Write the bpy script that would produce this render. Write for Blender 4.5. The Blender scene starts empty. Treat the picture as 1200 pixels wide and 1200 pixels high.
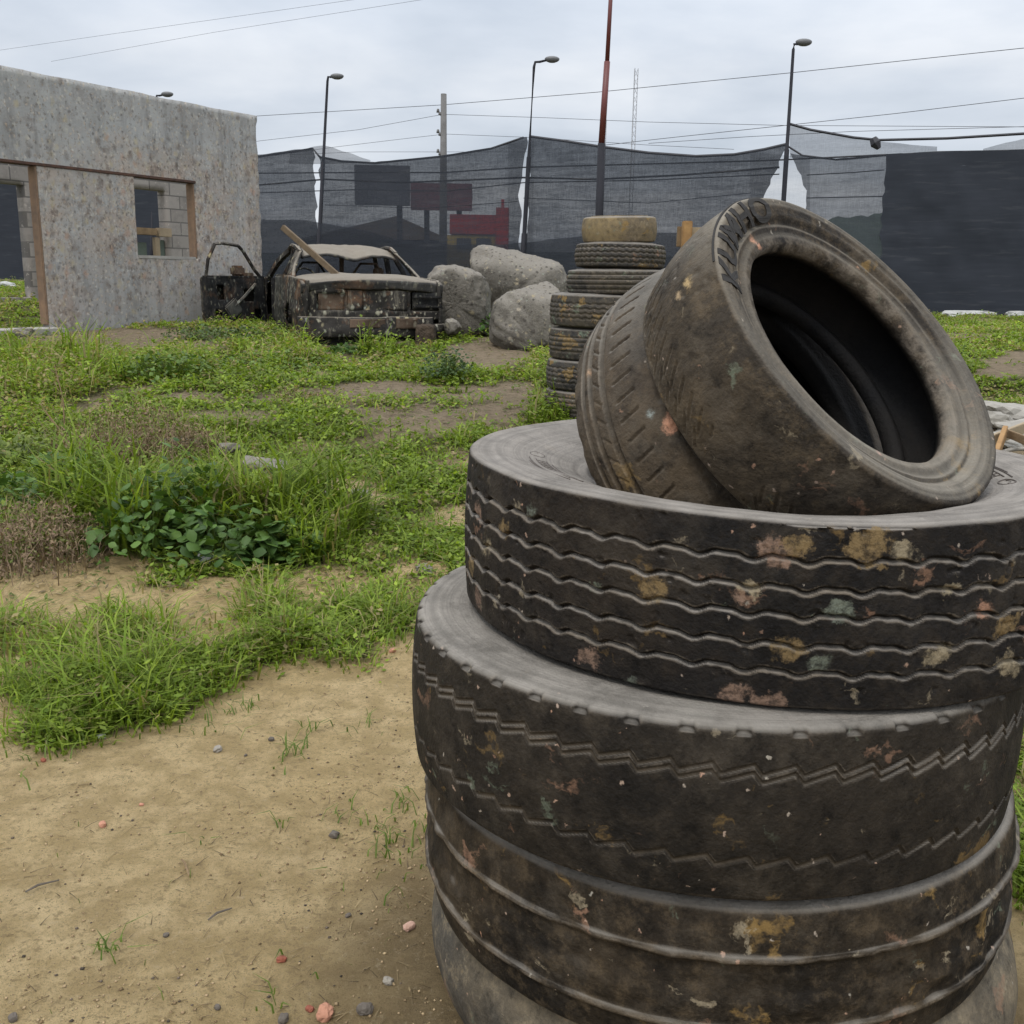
import bpy, bmesh, math, random
import numpy as np
from mathutils import Vector, Matrix
from mathutils.bvhtree import BVHTree
from math import radians as rad, sin, cos, pi, tan, atan2, sqrt

random.seed(7); RNG = np.random.default_rng(11)
S = bpy.context.scene
COL = S.collection

# ------------------------------------------------------------------ camera
CAM = Vector((0, 0, 1.33)); PITCH = rad(12.9); ROLL = rad(1.0); F_PX = 1200.0
FW = Vector((0, cos(PITCH), -sin(PITCH)))
R0 = Vector((1, 0, 0)); U0 = Vector((0, sin(PITCH), cos(PITCH)))
RT = R0 * cos(ROLL) + U0 * sin(ROLL); UP = -R0 * sin(ROLL) + U0 * cos(ROLL)

def ray(px, py):
    return FW + RT * ((px - 600) / F_PX) + UP * ((600 - py) / F_PX)
def at_Y(px, py, Y):
    d = ray(px, py); return CAM + d * (Y / d.y)
def at_D(px, py, D):
    return CAM + ray(px, py) * D
def hit_plane(px, py, P, Q):
    """vertical plane through P and Q"""
    n = Vector((Q.y - P.y, -(Q.x - P.x), 0)); d = ray(px, py)
    t = (Vector((P.x, P.y, 0)) - Vector((CAM.x, CAM.y, 0))).dot(n) / d.dot(n)
    return CAM + d * t
def project(P):
    """P: (n,3) array -> px, py, depth"""
    Q = P - np.array(CAM)
    x = Q @ np.array(RT); y = Q @ np.array(UP); z = Q @ np.array(FW)
    z = np.where(z < .05, .05, z)
    return 600 + F_PX * x / z, 600 - F_PX * y / z, z

# ------------------------------------------------------------------ noise
def _hash(ix, iy, seed):
    h = (ix.astype(np.int64) * 374761393 + iy.astype(np.int64) * 668265263 + seed * 974634577) & 0xffffffff
    h = ((h ^ (h >> 13)) * 1274126177) & 0xffffffff
    h = (h ^ (h >> 16)) & 0xffffff
    return h / float(0xffffff)
def vnoise(x, y, seed=0):
    x = np.asarray(x, float); y = np.asarray(y, float)
    ix = np.floor(x); iy = np.floor(y); fx = x - ix; fy = y - iy
    fx = fx * fx * (3 - 2 * fx); fy = fy * fy * (3 - 2 * fy)
    a = _hash(ix, iy, seed); b = _hash(ix + 1, iy, seed); c = _hash(ix, iy + 1, seed); d = _hash(ix + 1, iy + 1, seed)
    return (a * (1 - fx) + b * fx) * (1 - fy) + (c * (1 - fx) + d * fx) * fy
def fbm(x, y, seed=0, o=3):
    r = 0; a = .5; t = 0
    for k in range(o):
        r = r + a * vnoise(np.asarray(x) * 2 ** k, np.asarray(y) * 2 ** k, seed + k); t += a; a *= .5
    return r / t
def sstep(a, b, x):
    t = np.clip((x - a) / (b - a), 0, 1); return t * t * (3 - 2 * t)

# ------------------------------------------------------------------ ground height
GY = [-8, 0, 3, 5, 7.5, 9, 11.4, 13, 18, 25, 37, 60, 120, 700]
GZ = [0, 0, .0, .12, .36, .46, .57, .64, .66, .66, .70, .60, .4, .2]
def gz(x, y):
    x = np.asarray(x, float); y = np.asarray(y, float)
    z = np.interp(y, GY, GZ)
    z = z + .28 * sstep(-4.6, -7.5, x) * sstep(12.0, 17, y) * (1 - sstep(60, 120, y))
    near = 1 - sstep(20, 60, y)
    z = z + near * ((fbm(x * .7, y * .7, 3, 2) - .5) * .10 * sstep(2.2, 4.5, y) + (fbm(x * 3.1, y * 3.1, 9, 3) - .5) * .035)
    # small dirt step in the sand, left of the middle
    z = z + .05 * sstep(4.62, 4.75, y + .25 * (vnoise(x * 2, y * 0, 5) - .5)) * sstep(-.9, -1.4, x) * (1 - sstep(5.2, 6.5, y))
    # earth bank on the right, behind the rubble
    z = z + .10 * sstep(8.6, 9.0, y + .15 * vnoise(x * 3, 0 * y, 4)) * sstep(2.8, 3.6, x) * (1 - sstep(12, 16, y))
    return z
def g(x, y): return float(gz(np.array([x]), np.array([y]))[0])
def ground_hit(px, py):
    d = ray(px, py); t = 1.0
    prev = t
    for i in range(4000):
        p = CAM + d * t
        if p.z < g(p.x, p.y):
            for _ in range(12):
                m = (prev + t) / 2; q = CAM + d * m
                if q.z < g(q.x, q.y): t = m
                else: prev = m
            return CAM + d * t
        prev = t; t *= 1.01
        if t > 300: break
    return CAM + d * 30

# ------------------------------------------------------------------ object helpers
def set_kind(o, k): o['kind'] = k
def tag(o, label, cat, group=None):
    o['label'] = label; o['category'] = cat
    if group: o['group'] = group
    return o
def empty(name, loc, label=None, cat=None, group=None, rz=0.0):
    o = bpy.data.objects.new(name, None); COL.objects.link(o)
    o.location = loc; o.rotation_euler = (0, 0, rz); o.empty_display_size = .1
    if label: tag(o, label, cat, group)
    return o
def from_np(name, V, F, mat=None, parent=None, smooth=False, attrs=None, mats=None, midx=None):
    me = bpy.data.meshes.new(name)
    V = np.asarray(V, np.float32)
    if isinstance(F, np.ndarray):
        n, k = F.shape
        me.vertices.add(len(V)); me.vertices.foreach_set('co', V.ravel())
        me.loops.add(n * k); me.loops.foreach_set('vertex_index', F.astype(np.int32).ravel())
        me.polygons.add(n); me.polygons.foreach_set('loop_start', np.arange(0, n * k, k, dtype=np.int32))
        me.polygons.foreach_set('loop_total', np.full(n, k, np.int32))
        me.update(calc_edges=True)
    else:
        me.from_pydata([tuple(v) for v in V], [], F); me.update()
    for m in (mats or ([mat] if mat else [])): me.materials.append(m)
    if midx is not None: me.polygons.foreach_set('material_index', np.asarray(midx, np.int32))
    if smooth: me.polygons.foreach_set('use_smooth', np.ones(len(me.polygons), bool))
    for an, av in (attrs or {}).items():
        av = np.asarray(av, np.float32)
        if av.ndim == 1:
            a = me.attributes.new(an, 'FLOAT', 'POINT'); a.data.foreach_set('value', av)
        else:
            a = me.attributes.new(an, 'FLOAT_COLOR', 'POINT')
            c = np.ones((len(av), 4), np.float32); c[:, :3] = av; a.data.foreach_set('color', c.ravel())
    o = bpy.data.objects.new(name, me); COL.objects.link(o)
    if parent: o.parent = parent
    return o
def from_bm(name, bm, mat=None, parent=None, smooth=False):
    me = bpy.data.meshes.new(name); bmesh.ops.recalc_face_normals(bm, faces=bm.faces[:])
    bm.to_mesh(me); bm.free()
    if mat: me.materials.append(mat)
    if smooth:
        me.polygons.foreach_set('use_smooth', np.ones(len(me.polygons), bool))
    o = bpy.data.objects.new(name, me); COL.objects.link(o)
    if parent: o.parent = parent
    return o
def bm_box(bm, c, s, rot=None, bevel=0):
    M = Matrix.Translation(c) @ (rot.to_4x4() if rot else Matrix()) @ Matrix.Diagonal((s[0], s[1], s[2], 1))
    r = bmesh.ops.create_cube(bm, size=1, matrix=M)
    if bevel:
        es = list({e for v in r['verts'] for e in v.link_edges})
        bmesh.ops.bevel(bm, geom=es, offset=bevel, segments=2, affect='EDGES')
def bm_tube(bm, pts, radii, seg=8, caps=True):
    """tube along a polyline"""
    pts = [Vector(p) for p in pts]
    if not hasattr(radii, '__len__'): radii = [radii] * len(pts)
    rings = []; up = Vector((0, 0, 1))
    for i, p in enumerate(pts):
        t = (pts[min(i + 1, len(pts) - 1)] - pts[max(i - 1, 0)]).normalized()
        a = t.cross(up)
        if a.length < .05: a = t.cross(Vector((1, 0, 0)))
        a.normalize(); b = t.cross(a)
        rings.append([bm.verts.new(p + (a * cos(2 * pi * k / seg) + b * sin(2 * pi * k / seg)) * radii[i]) for k in range(seg)])
    for i in range(len(rings) - 1):
        for k in range(seg):
            bm.faces.new((rings[i][k], rings[i][(k + 1) % seg], rings[i + 1][(k + 1) % seg], rings[i + 1][k]))
    if caps:
        bm.faces.new(rings[0][::-1]); bm.faces.new(rings[-1])
def look_rot(zaxis, xhint=Vector((0, 0, 1))):
    z = zaxis.normalized(); x = (xhint - z * xhint.dot(z)).normalized(); y = z.cross(x)
    return Matrix((x, y, z)).transposed()
def shell(name, us, vs, fn, th, mat, parent=None, mask=None, smooth=False, attr=None):
    """solid sheet: fn(U,V)->(n,3) front points; th offset vector or function of (U,V)->(n,3); mask(u,v cell centres)->bool keep"""
    us = np.asarray(us, float); vs = np.asarray(vs, float); nu, nv = len(us), len(vs)
    U, V = np.meshgrid(us, vs, indexing='ij')
    A = np.asarray(fn(U.ravel(), V.ravel()), float)
    off = th(U.ravel(), V.ravel()) if callable(th) else np.tile(np.asarray(th, float), (len(A), 1))
    B = A + off
    cu = (us[1:] + us[:-1]) / 2; cv = (vs[1:] + vs[:-1]) / 2
    CU, CV = np.meshgrid(cu, cv, indexing='ij')
    keep = np.ones(CU.shape, bool) if mask is None else np.asarray(mask(CU, CV), bool)
    idx = lambda i, j: i * nv + j
    N = nu * nv; F = []
    for i in range(nu - 1):
        for j in range(nv - 1):
            if not keep[i, j]: continue
            a, b, c, d = idx(i, j), idx(i + 1, j), idx(i + 1, j + 1), idx(i, j + 1)
            F.append((a, b, c, d)); F.append((a + N, d + N, c + N, b + N))
            if i == 0 or not keep[i - 1, j]: F.append((a, d, d + N, a + N))
            if i == nu - 2 or not keep[i + 1, j]: F.append((b, b + N, c + N, c))
            if j == 0 or not keep[i, j - 1]: F.append((a, a + N, b + N, b))
            if j == nv - 2 or not keep[i, j + 1]: F.append((d, c, c + N, d + N))
    at = None
    if attr:
        at = {k: np.concatenate([f(U.ravel(), V.ravel())] * 2) for k, f in attr.items()}
    VV = np.concatenate([A, B]); FA = np.array(F, int)
    used = np.unique(FA); remap = np.full(len(VV), -1); remap[used] = np.arange(len(used))
    if at: at = {k: v[used] for k, v in at.items()}
    o = from_np(name, VV[used], remap[FA], mat, parent, smooth, at)
    return o
def bvh_of(o):
    me = o.data; M = o.matrix_world
    return BVHTree.FromPolygons([M @ v.co for v in me.vertices], [tuple(p.vertices) for p in me.polygons])

# ------------------------------------------------------------------ materials
class NT:
    def __init__(s, name):
        s.m = bpy.data.materials.new(name); s.m.use_nodes = True
        s.t = s.m.node_tree; s.t.nodes.clear()
        s.out = s.t.nodes.new('ShaderNodeOutputMaterial')
        s._pos = None
    def n(s, typ, **kw):
        nd = s.t.nodes.new(typ)
        for k, v in kw.items(): setattr(nd, k, v)
        return nd
    def put(s, sock, v):
        if v is None: return
        if isinstance(v, bpy.types.NodeSocket): s.t.links.new(v, sock)
        elif isinstance(v, (tuple, list)):
            sock.default_value = tuple(v) + ((1,) if len(v) == 3 and sock.type == 'RGBA' else ())
        else: sock.default_value = v
    def obj(s):
        if s._pos is None: s._pos = s.n('ShaderNodeTexCoord').outputs['Object']
        return s._pos
    def geo(s, k='Normal'): return s.n('ShaderNodeNewGeometry').outputs[k]
    def attr(s, name, out='Fac'): return s.n('ShaderNodeAttribute', attribute_name=name).outputs[out]
    def rnd(s): return s.n('ShaderNodeObjectInfo').outputs['Random']
    def mapv(s, v, scale=(1, 1, 1), loc=(0, 0, 0), rot=(0, 0, 0)):
        m = s.n('ShaderNodeMapping'); s.put(m.inputs['Vector'], v)
        m.inputs['Scale'].default_value = scale; m.inputs['Location'].default_value = loc; m.inputs['Rotation'].default_value = rot
        return m.outputs[0]
    def noise(s, scale, detail=4, rough=.55, vec=None, dist=0, out='Fac'):
        m = s.n('ShaderNodeTexNoise'); s.put(m.inputs['Vector'], vec or s.obj())
        m.inputs['Scale'].default_value = scale; m.inputs['Detail'].default_value = detail
        m.inputs['Roughness'].default_value = rough; m.inputs['Distortion'].default_value = dist
        return m.outputs[out]
    def vor(s, scale, vec=None, feature='F1', out='Distance', rnd=1):
        m = s.n('ShaderNodeTexVoronoi', feature=feature); s.put(m.inputs['Vector'], vec or s.obj())
        m.inputs['Scale'].default_value = scale; m.inputs['Randomness'].default_value = rnd
        return m.outputs[out]
    def ramp(s, fac, *stops):
        """scalar linear map ramps: stops of (pos, value or colour)"""
        m = s.n('ShaderNodeValToRGB'); s.put(m.inputs[0], fac); e = m.color_ramp.elements
        while len(e) < len(stops): e.new(.5)
        for el, (p, c) in zip(e, stops):
            el.position = p; el.color = (c, c, c, 1) if not hasattr(c, '__len__') else tuple(c) + (1,)
        return m.outputs[0]
    def mix(s, fac, a, b, mode='MIX'):
        m = s.n('ShaderNodeMix', data_type='RGBA', blend_type=mode)
        s.put(m.inputs[0], fac); s.put(m.inputs[6], a); s.put(m.inputs[7], b)
        return m.outputs[2]
    def math(s, op, a, b=None, clamp=False):
        m = s.n('ShaderNodeMath', operation=op, use_clamp=clamp); s.put(m.inputs[0], a); s.put(m.inputs[1], b)
        return m.outputs[0]
    def sep(s, v):
        m = s.n('ShaderNodeSeparateXYZ'); s.put(m.inputs[0], v); return m.outputs
    def vadd(s, v, w, k=1.0):
        sc = s.n('ShaderNodeVectorMath', operation='SCALE'); s.put(sc.inputs[0], w); sc.inputs['Scale'].default_value = k
        m = s.n('ShaderNodeVectorMath', operation='ADD'); s.put(m.inputs[0], v); s.put(m.inputs[1], sc.outputs[0]); return m.outputs[0]
    def dist(s, v, p):
        m = s.n('ShaderNodeVectorMath', operation='DISTANCE'); s.put(m.inputs[0], v); m.inputs[1].default_value = tuple(p); return m.outputs['Value']
    def bump(s, h, strength=.5, dist=.01):
        m = s.n('ShaderNodeBump'); s.put(m.inputs['Height'], h); m.inputs['Strength'].default_value = strength; m.inputs['Distance'].default_value = dist
        return m.outputs[0]
    def pbr(s, col, rough=.85, normal=None, spec=.3, metal=0.0):
        b = s.n('ShaderNodeBsdfPrincipled'); s.put(b.inputs['Base Color'], col); s.put(b.inputs['Roughness'], rough)
        s.put(b.inputs['Specular IOR Level'], spec); s.put(b.inputs['Metallic'], metal)
        if normal is not None: s.put(b.inputs['Normal'], normal)
        return b
    def done(s, shader):
        s.t.links.new(shader.outputs[0] if not isinstance(shader, bpy.types.NodeSocket) else shader, s.out.inputs[0]); return s.m

def simple(name, c, c2=None, scale=8, rough=.85, bump=.3, bd=.01, spec=.3, metal=0.0):
    t = NT(name); c2 = c2 or tuple(x * .6 for x in c)
    f = t.ramp(t.noise(scale, 6, .65), (.3, 0.), (.7, 1.))
    nrm = t.bump(t.noise(scale * 5, 4, .6), bump, bd) if bump else None
    return t.done(t.pbr(t.mix(f, c2, c), rough, nrm, spec, metal))

def tyre_mat(name, base=(.017, .0165, .016), brown=(.05, .042, .034), dustc=(.23, .21, .185), dust=1.0, seed=0.0,
             ochre=1.0, pink=1.0, green=1.0, brownf=.5, splats=(), speck=1.0, filma=.14, ruba=.55, grime=.5):
    t = NT(name); v = t.mapv(t.obj(), loc=(seed * 3.1, seed * 1.7, seed * 2.3))
    n1 = t.noise(5, 6, .65, v); n2 = t.noise(2.3, 5, .6, t.mapv(v, loc=(4, 2, 1))); n3 = t.noise(38, 4, .65, v)
    col = t.mix(t.ramp(n1, (.35, 0.), (.68, 1.)), base, tuple(x * 2.0 for x in base))
    col = t.mix(t.math('MULTIPLY', t.ramp(n2, (.42, 0.), (.62, 1.)), brownf), col, brown)
    gm = t.noise(22, 7, .78, t.mapv(v, loc=(1, 8, 3)))
    col = t.mix(t.math('MULTIPLY', t.ramp(gm, (.50, 0.), (.66, 1.)), grime), col, tuple(x * 1.5 for x in brown))
    col = t.mix(t.math('MULTIPLY', t.ramp(gm, (.34, 1.), (.47, 0.)), .8), col, tuple(x * .55 for x in base))
    # faint grey rub marks
    rub = t.noise(9, 7, .75, t.mapv(v, loc=(9, 1, 5)))
    col = t.mix(t.math('MULTIPLY', t.ramp(rub, (.50, 0.), (.64, 1.)), ruba), col, (.085, .070, .052))
    # paint marks of several colours
    w = t.vadd(v, t.noise(14, 4, .6, v, out='Color'), .10)
    for k, (c, amt, sc, lo, off) in enumerate((((.22, .14, .05), ochre, 6.0, .605, 3), ((.27, .155, .10), pink, 7.0, .615, 7),
                                           ((.15, .18, .13), green, 8.5, .63, 11), ((.30, .25, .17), pink * .8 + ochre * .2, 12, .63, 15))):
        if amt <= 0: continue
        nn = t.noise(sc, 5, .62, t.mapv(w, loc=(off, off * .7, off * 1.3), scale=(1, 1, 1.5)))
        lo += .05 * (1 - min(1, amt)); msk = t.ramp(nn, (lo - .01, 0.), (lo + .03, 1.))
        col = t.mix(t.math('MULTIPLY', t.math('MULTIPLY', msk, t.ramp(t.noise(34, 4, .7, v), (.34, .25), (.55, 1.))), .35 + .5 * min(1, amt)), col, c)
    if speck > 0:
        w2 = t.vadd(v, t.noise(60, 3, .6, v, out='Color'), .022); d = t.vor(52, w2); cr = t.vor(52, w2, out='Color')
        s1 = t.sep(cr)
        sm = t.math('MULTIPLY', t.ramp(d, (.10, 1.), (.19, 0.)), t.ramp(s1[0], (.84, 0.), (.86, 1.)))
        pc = t.mix(s1[1], (.42, .24, .16), (.34, .32, .27))
        col = t.mix(t.math('MULTIPLY', sm, speck * .8), col, pc)
    # dust that settled on faces that look up, and in the grooves
    nz = t.sep(t.geo('Normal'))[2]
    dm = t.math('MULTIPLY', t.ramp(nz, (.45, 0.), (.92, 1.)), t.ramp(t.noise(11, 6, .7, v), (.22, .5), (.6, 1.)))
    dcol = t.mix(t.noise(4, 6, .7, v), tuple(x * .62 for x in dustc), tuple(x * 1.22 for x in dustc))
    px_ = t.sep(t.obj()); rr = t.math('SQRT', t.math('ADD', t.math('MULTIPLY', px_[0], px_[0]), t.math('MULTIPLY', px_[1], px_[1])))
    cb = t.n('ShaderNodeCombineXYZ'); t.put(cb.inputs[0], rr); t.put(cb.inputs[1], t.math('MULTIPLY', t.noise(3, 2, .5, v), .02))
    ringn = t.noise(90, 4, .7, cb.outputs[0])
    dcol = t.mix(t.ramp(ringn, (.38, .55), (.56, 0.)), dcol, tuple(x * .50 for x in dustc))
    sc2 = t.noise(6, 7, .75, t.mapv(v, loc=(2, 9, 4)))
    dcol = t.mix(t.math('MULTIPLY', t.ramp(sc2, (.55, 0.), (.66, 1.)), .55), dcol, tuple(x * .38 for x in dustc))
    col = t.mix(t.math('MULTIPLY', dm, dust), col, dcol)
    pt = t.math('MULTIPLY', t.ramp(t.geo('Pointiness'), (.515, 0.), (.56, 1.)), t.ramp(t.noise(30, 5, .7, v), (.42, 0.), (.6, 1.)))
    col = t.mix(t.math('MULTIPLY', pt, .6), col, (.19, .16, .125))
    gr = t.math('MULTIPLY', t.attr('groove'), t.ramp(t.noise(7, 4, .6, v), (.35, .15), (.62, 1.)))
    col = t.mix(gr, col, (.17, .135, .095))
    # fine pale film of dust overall
    film = t.math('MULTIPLY', t.ramp(n3, (.45, 0.), (.75, 1.)), filma)
    col = t.mix(film, col, (.15, .125, .095))
    for (p, r, c) in splats:
        ww = t.vadd(t.mapv(t.obj(), loc=tuple(-x for x in p)), t.vadd(t.noise(.42 / r, 5, .7, out='Color'), (-.5, -.5, -.5), 1.0), r * 3.2)
        d = t.math('ADD', t.dist(t.mapv(ww, scale=(1, 1, 1.35)), (0, 0, 0)), t.math('MULTIPLY', t.math('SUBTRACT', t.noise(1.6 / r, 4, .72), .5), r * 1.6))
        col = t.mix(t.math('MULTIPLY', t.ramp(d, (max(0, r - .003), 1.), (r + .003, 0.)), t.ramp(t.noise(60, 5, .75), (.36, .15), (.55, .92))), col, c)
    lin = t.mix(t.ramp(n1, (.4, 0.), (.7, 1.)), (.006, .006, .0065), (.018, .016, .014)); col = t.mix(t.attr('liner_and_shade'), col, lin)  # near-black rubber of the inside; same tone paints shade on the beads
    h = t.math('ADD', t.math('MULTIPLY', n3, .7), t.math('MULTIPLY', n1, 1.0))
    h = t.math('ADD', h, t.math('MULTIPLY', t.noise(160, 3, .6, v), .35))
    return t.done(t.pbr(col, t.ramp(n1, (.3, .66), (.7, .9)), t.bump(h, .8, .006), .13))

# ---- ground
def ground_mat():
    t = NT('sand_and_soil'); P = t.geo('Position')
    n1 = t.noise(1.3, 5, .6, P); n2 = t.noise(9, 6, .68, P); n3 = t.noise(95, 6, .8, P); n4 = t.noise(380, 4, .75, P)
    sand = t.mix(t.ramp(n1, (.35, 0.), (.68, 1.)), (.74, .545, .265), (.86, .66, .365))
    sand = t.mix(t.ramp(n2, (.42, .85), (.6, 0.)), sand, (.54, .39, .185))
    sand = t.mix(t.math('MULTIPLY', t.ramp(n3, (.53, 0.), (.64, 1.)), .7), sand, (.38, .275, .14))
    sand = t.mix(t.math('MULTIPLY', t.ramp(n3, (.30, 1.), (.42, 0.)), .5), sand, (.62, .50, .32))
    sand = t.mix(t.math('MULTIPLY', t.ramp(n4, (.56, 0.), (.64, 1.)), .55), sand, (.19, .145, .09))
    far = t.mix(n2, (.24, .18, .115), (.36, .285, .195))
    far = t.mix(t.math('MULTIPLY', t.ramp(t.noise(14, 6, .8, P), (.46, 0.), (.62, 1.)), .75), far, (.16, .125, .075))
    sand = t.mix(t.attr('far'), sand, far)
    soil = t.mix(t.ramp(n2, (.38, 0.), (.62, 1.)), (.055, .06, .022), (.13, .11, .05))
    soil = t.mix(t.math('MULTIPLY', t.ramp(n3, (.5, 0.), (.65, 1.)), .5), soil, (.05, .075, .018))
    cv = t.math('ADD', t.attr('cover'), t.math('MULTIPLY', t.math('SUBTRACT', n2, .5), .9))
    col = t.mix(t.ramp(cv, (.35, 0.), (.75, 1.)), sand, soil)
    col = t.mix(t.attr('darker'), col, (.10, .07, .042))
    n5 = t.noise(42, 7, .82, t.mapv(P, loc=(3, 7, 1)))
    grain = t.math('MULTIPLY', t.ramp(n5, (.54, 0.), (.60, 1.)), t.math('SUBTRACT', 1.0, t.attr('far')))
    col = t.mix(t.math('MULTIPLY', grain, .8), col, (.40, .29, .15))
    col = t.mix(t.math('MULTIPLY', t.ramp(n5, (.36, .45), (.43, 0.)), t.math('SUBTRACT', 1.0, t.math('MAXIMUM', t.attr('far'), t.attr('cover')), True)), col, (.70, .56, .36))
    h = t.math('ADD', t.math('MULTIPLY', t.math('ADD', n3, n5), 1.0), t.math('ADD', t.math('MULTIPLY', n4, .5), t.math('MULTIPLY', n2, 1.8)))
    return t.done(t.pbr(col, .95, t.bump(h, 1.0, .024), .15))

def leaf_mat(name, trans=.35, rough=.6):
    t = NT(name); c = t.attr('tint', 'Color')
    b = t.pbr(c, rough, None, .25); tr = t.n('ShaderNodeBsdfTranslucent')
    t.put(tr.inputs[0], t.mix(1.0, c, (1.25, 1.3, .7), 'MULTIPLY'))
    m = t.n('ShaderNodeMixShader'); m.inputs[0].default_value = trans
    t.t.links.new(b.outputs[0], m.inputs[1]); t.t.links.new(tr.outputs[0], m.inputs[2])
    return t.done(m)

def net_mat(name, opacity, fine=1.0):
    t = NT(name); P = t.geo('Position')
    st = t.noise(1.0, 4, .6, t.mapv(P, scale=(1.2, 1.2, 14)))
    wv = t.noise(1.0, 2, .5, t.mapv(P, scale=(9, 9, 120)))
    wx = t.noise(1.0, 2, .5, t.mapv(P, scale=(60, 60, 4)))
    big = t.noise(.5, 4, .6, P)
    a = t.math('ADD', opacity, t.math('MULTIPLY', t.math('SUBTRACT', st, .5), .22 * fine))
    a = t.math('ADD', a, t.math('MULTIPLY', t.math('SUBTRACT', wv, .5), .22 * fine))
    a = t.math('ADD', a, t.math('MULTIPLY', t.math('SUBTRACT', wx, .5), .16 * fine))
    a = t.math('ADD', a, t.math('MULTIPLY', t.math('SUBTRACT', big, .5), .16 * fine), True)
    # single holes and scuffs
    sc = t.noise(1.0, 3, .6, t.mapv(P, scale=(2.2, 2.2, 22), loc=(3, 1, 7)))
    a = t.math('SUBTRACT', a, t.math('MULTIPLY', t.ramp(sc, (.72, 0.), (.8, 1.)), .10), True)
    scf = t.math('MULTIPLY', t.ramp(t.noise(1.0, 4, .6, t.mapv(P, scale=(1.1, 1.1, 11), loc=(8, 2, 1))), (.56, 0.), (.70, 1.)), .3)
    b = t.pbr(t.mix(scf, t.mix(st, (.013, .016, .023), (.028, .033, .043)), (.075, .078, .085)), .75, None, .3)
    tp = t.n('ShaderNodeBsdfTransparent'); m = t.n('ShaderNodeMixShader')
    t.put(m.inputs[0], a); t.t.links.new(tp.outputs[0], m.inputs[1]); t.t.links.new(b.outputs[0], m.inputs[2])
    return t.done(m)

def wall_mat():
    t = NT('splattered_cement'); P = t.obj(); hit = t.attr('hit')
    n1 = t.noise(1.2, 5, .6); n2 = t.noise(6, 6, .7)
    col = t.mix(t.ramp(n1, (.3, 0.), (.7, 1.)), (.255, .257, .25), (.355, .355, .343))
    drip = t.noise(1, 5, .65, t.mapv(P, scale=(9, 9, .8)))
    col = t.mix(t.math('MULTIPLY', t.ramp(drip, (.52, 0.), (.68, 1.)), .55), col, (.15, .145, .14))
    col = t.mix(t.math('MULTIPLY', t.ramp(n2, (.5, 0.), (.66, 1.)), .4), col, (.34, .335, .31))
    dr2 = t.noise(1, 6, .7, t.mapv(P, scale=(3.2, 3.2, .45), loc=(4, 4, 1)))
    col = t.mix(t.math('MULTIPLY', t.ramp(dr2, (.52, 0.), (.66, 1.)), .5), col, (.135, .135, .13))
    pale = t.noise(2.6, 5, .65, t.mapv(P, loc=(6, 1, 9)))
    col = t.mix(t.math('MULTIPLY', t.ramp(pale, (.54, 0.), (.64, 1.)), .45), col, (.40, .405, .39))
    # heavily hit zones turn ochre and pink
    hz = t.math('MULTIPLY', hit, t.ramp(t.noise(4, 6, .7, t.mapv(P, loc=(2, 5, 1))), (.38, .1), (.6, 1.)))
    col = t.mix(t.math('MULTIPLY', hz, .62), col, t.mix(t.noise(9, 4, .6), (.36, .28, .17), (.42, .27, .20)))
    w = t.vadd(P, t.noise(13, 4, .7, out='Color'), .10)
    bl = t.noise(5.5, 6, .72, t.mapv(P, loc=(7, 3, 2)))
    col = t.mix(t.math('MULTIPLY', t.ramp(bl, (.55, 0.), (.63, 1.)), t.math('ADD', t.math('MULTIPLY', hit, .75), .22)), col, (.15, .12, .10))
    for sc, off, colA, colB, lo in ((8, 0, (.09, .08, .07), (.15, .115, .09), .52), (12, 5, (.42, .41, .37), (.40, .36, .28), .52), (10, 21, (.40, .34, .21), (.34, .29, .20), .74),
                                    (9, 9, (.40, .25, .18), (.33, .22, .15), .84), (19, 13, (.10, .085, .075), (.06, .052, .045), .46),
                                    (24, 17, (.55, .52, .46), (.44, .33, .23), .48), (33, 31, (.13, .10, .08), (.30, .22, .14), .45)):
        v = t.mapv(w, loc=(off, off * 1.3, off * .7), scale=(1, 1, .75))
        d = t.vor(sc, v); c = t.sep(t.vor(sc, v, out='Color'))
        pick = t.math('ADD', c[0], t.math('MULTIPLY', t.math('SUBTRACT', hit, .35), .55))
        ring = t.ramp(d, (.12, 1.), (.42, 0.))
        msk = t.math('MULTIPLY', ring, t.ramp(pick, (lo, 0.), (lo + .04, 1.)))
        col = t.mix(t.math('MULTIPLY', msk, .62), col, t.mix(c[1], colA, colB))
    h = t.math('ADD', n2, t.math('MULTIPLY', t.noise(40, 5, .7), .5))
    return t.done(t.pbr(col, .93, t.bump(h, .5, .015), .2))

def block_mat():
    t = NT('bare_concrete_block'); P = t.obj()
    v = t.mapv(P, rot=(rad(90), 0, 0))
    sx = t.sep(P); cb = t.n('ShaderNodeCombineXYZ'); t.put(cb.inputs[0], sx[0]); t.put(cb.inputs[1], sx[2])
    b = t.n('ShaderNodeTexBrick'); t.put(b.inputs['Vector'], cb.outputs[0]); b.inputs['Scale'].default_value = 1.0
    b.inputs['Brick Width'].default_value = .42; b.inputs['Row Height'].default_value = .215; b.inputs['Mortar Size'].default_value = .011
    t.put(b.inputs['Color1'], (.25, .225, .20)); t.put(b.inputs['Color2'], (.31, .28, .25)); t.put(b.inputs['Mortar'], (.13, .12, .11))
    n2 = t.noise(5, 6, .7)
    col = t.mix(t.math('MULTIPLY', t.ramp(n2, (.5, 0.), (.68, 1.)), .6), b.outputs[0], (.16, .145, .13))
    col = t.mix(t.math('MULTIPLY', t.ramp(t.noise(15, 3), (.64, 0.), (.68, 1.)), .6), col, (.42, .38, .33))
    return t.done(t.pbr(col, .95, t.bump(t.noise(50, 4, .7), .5, .01), .2))

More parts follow.
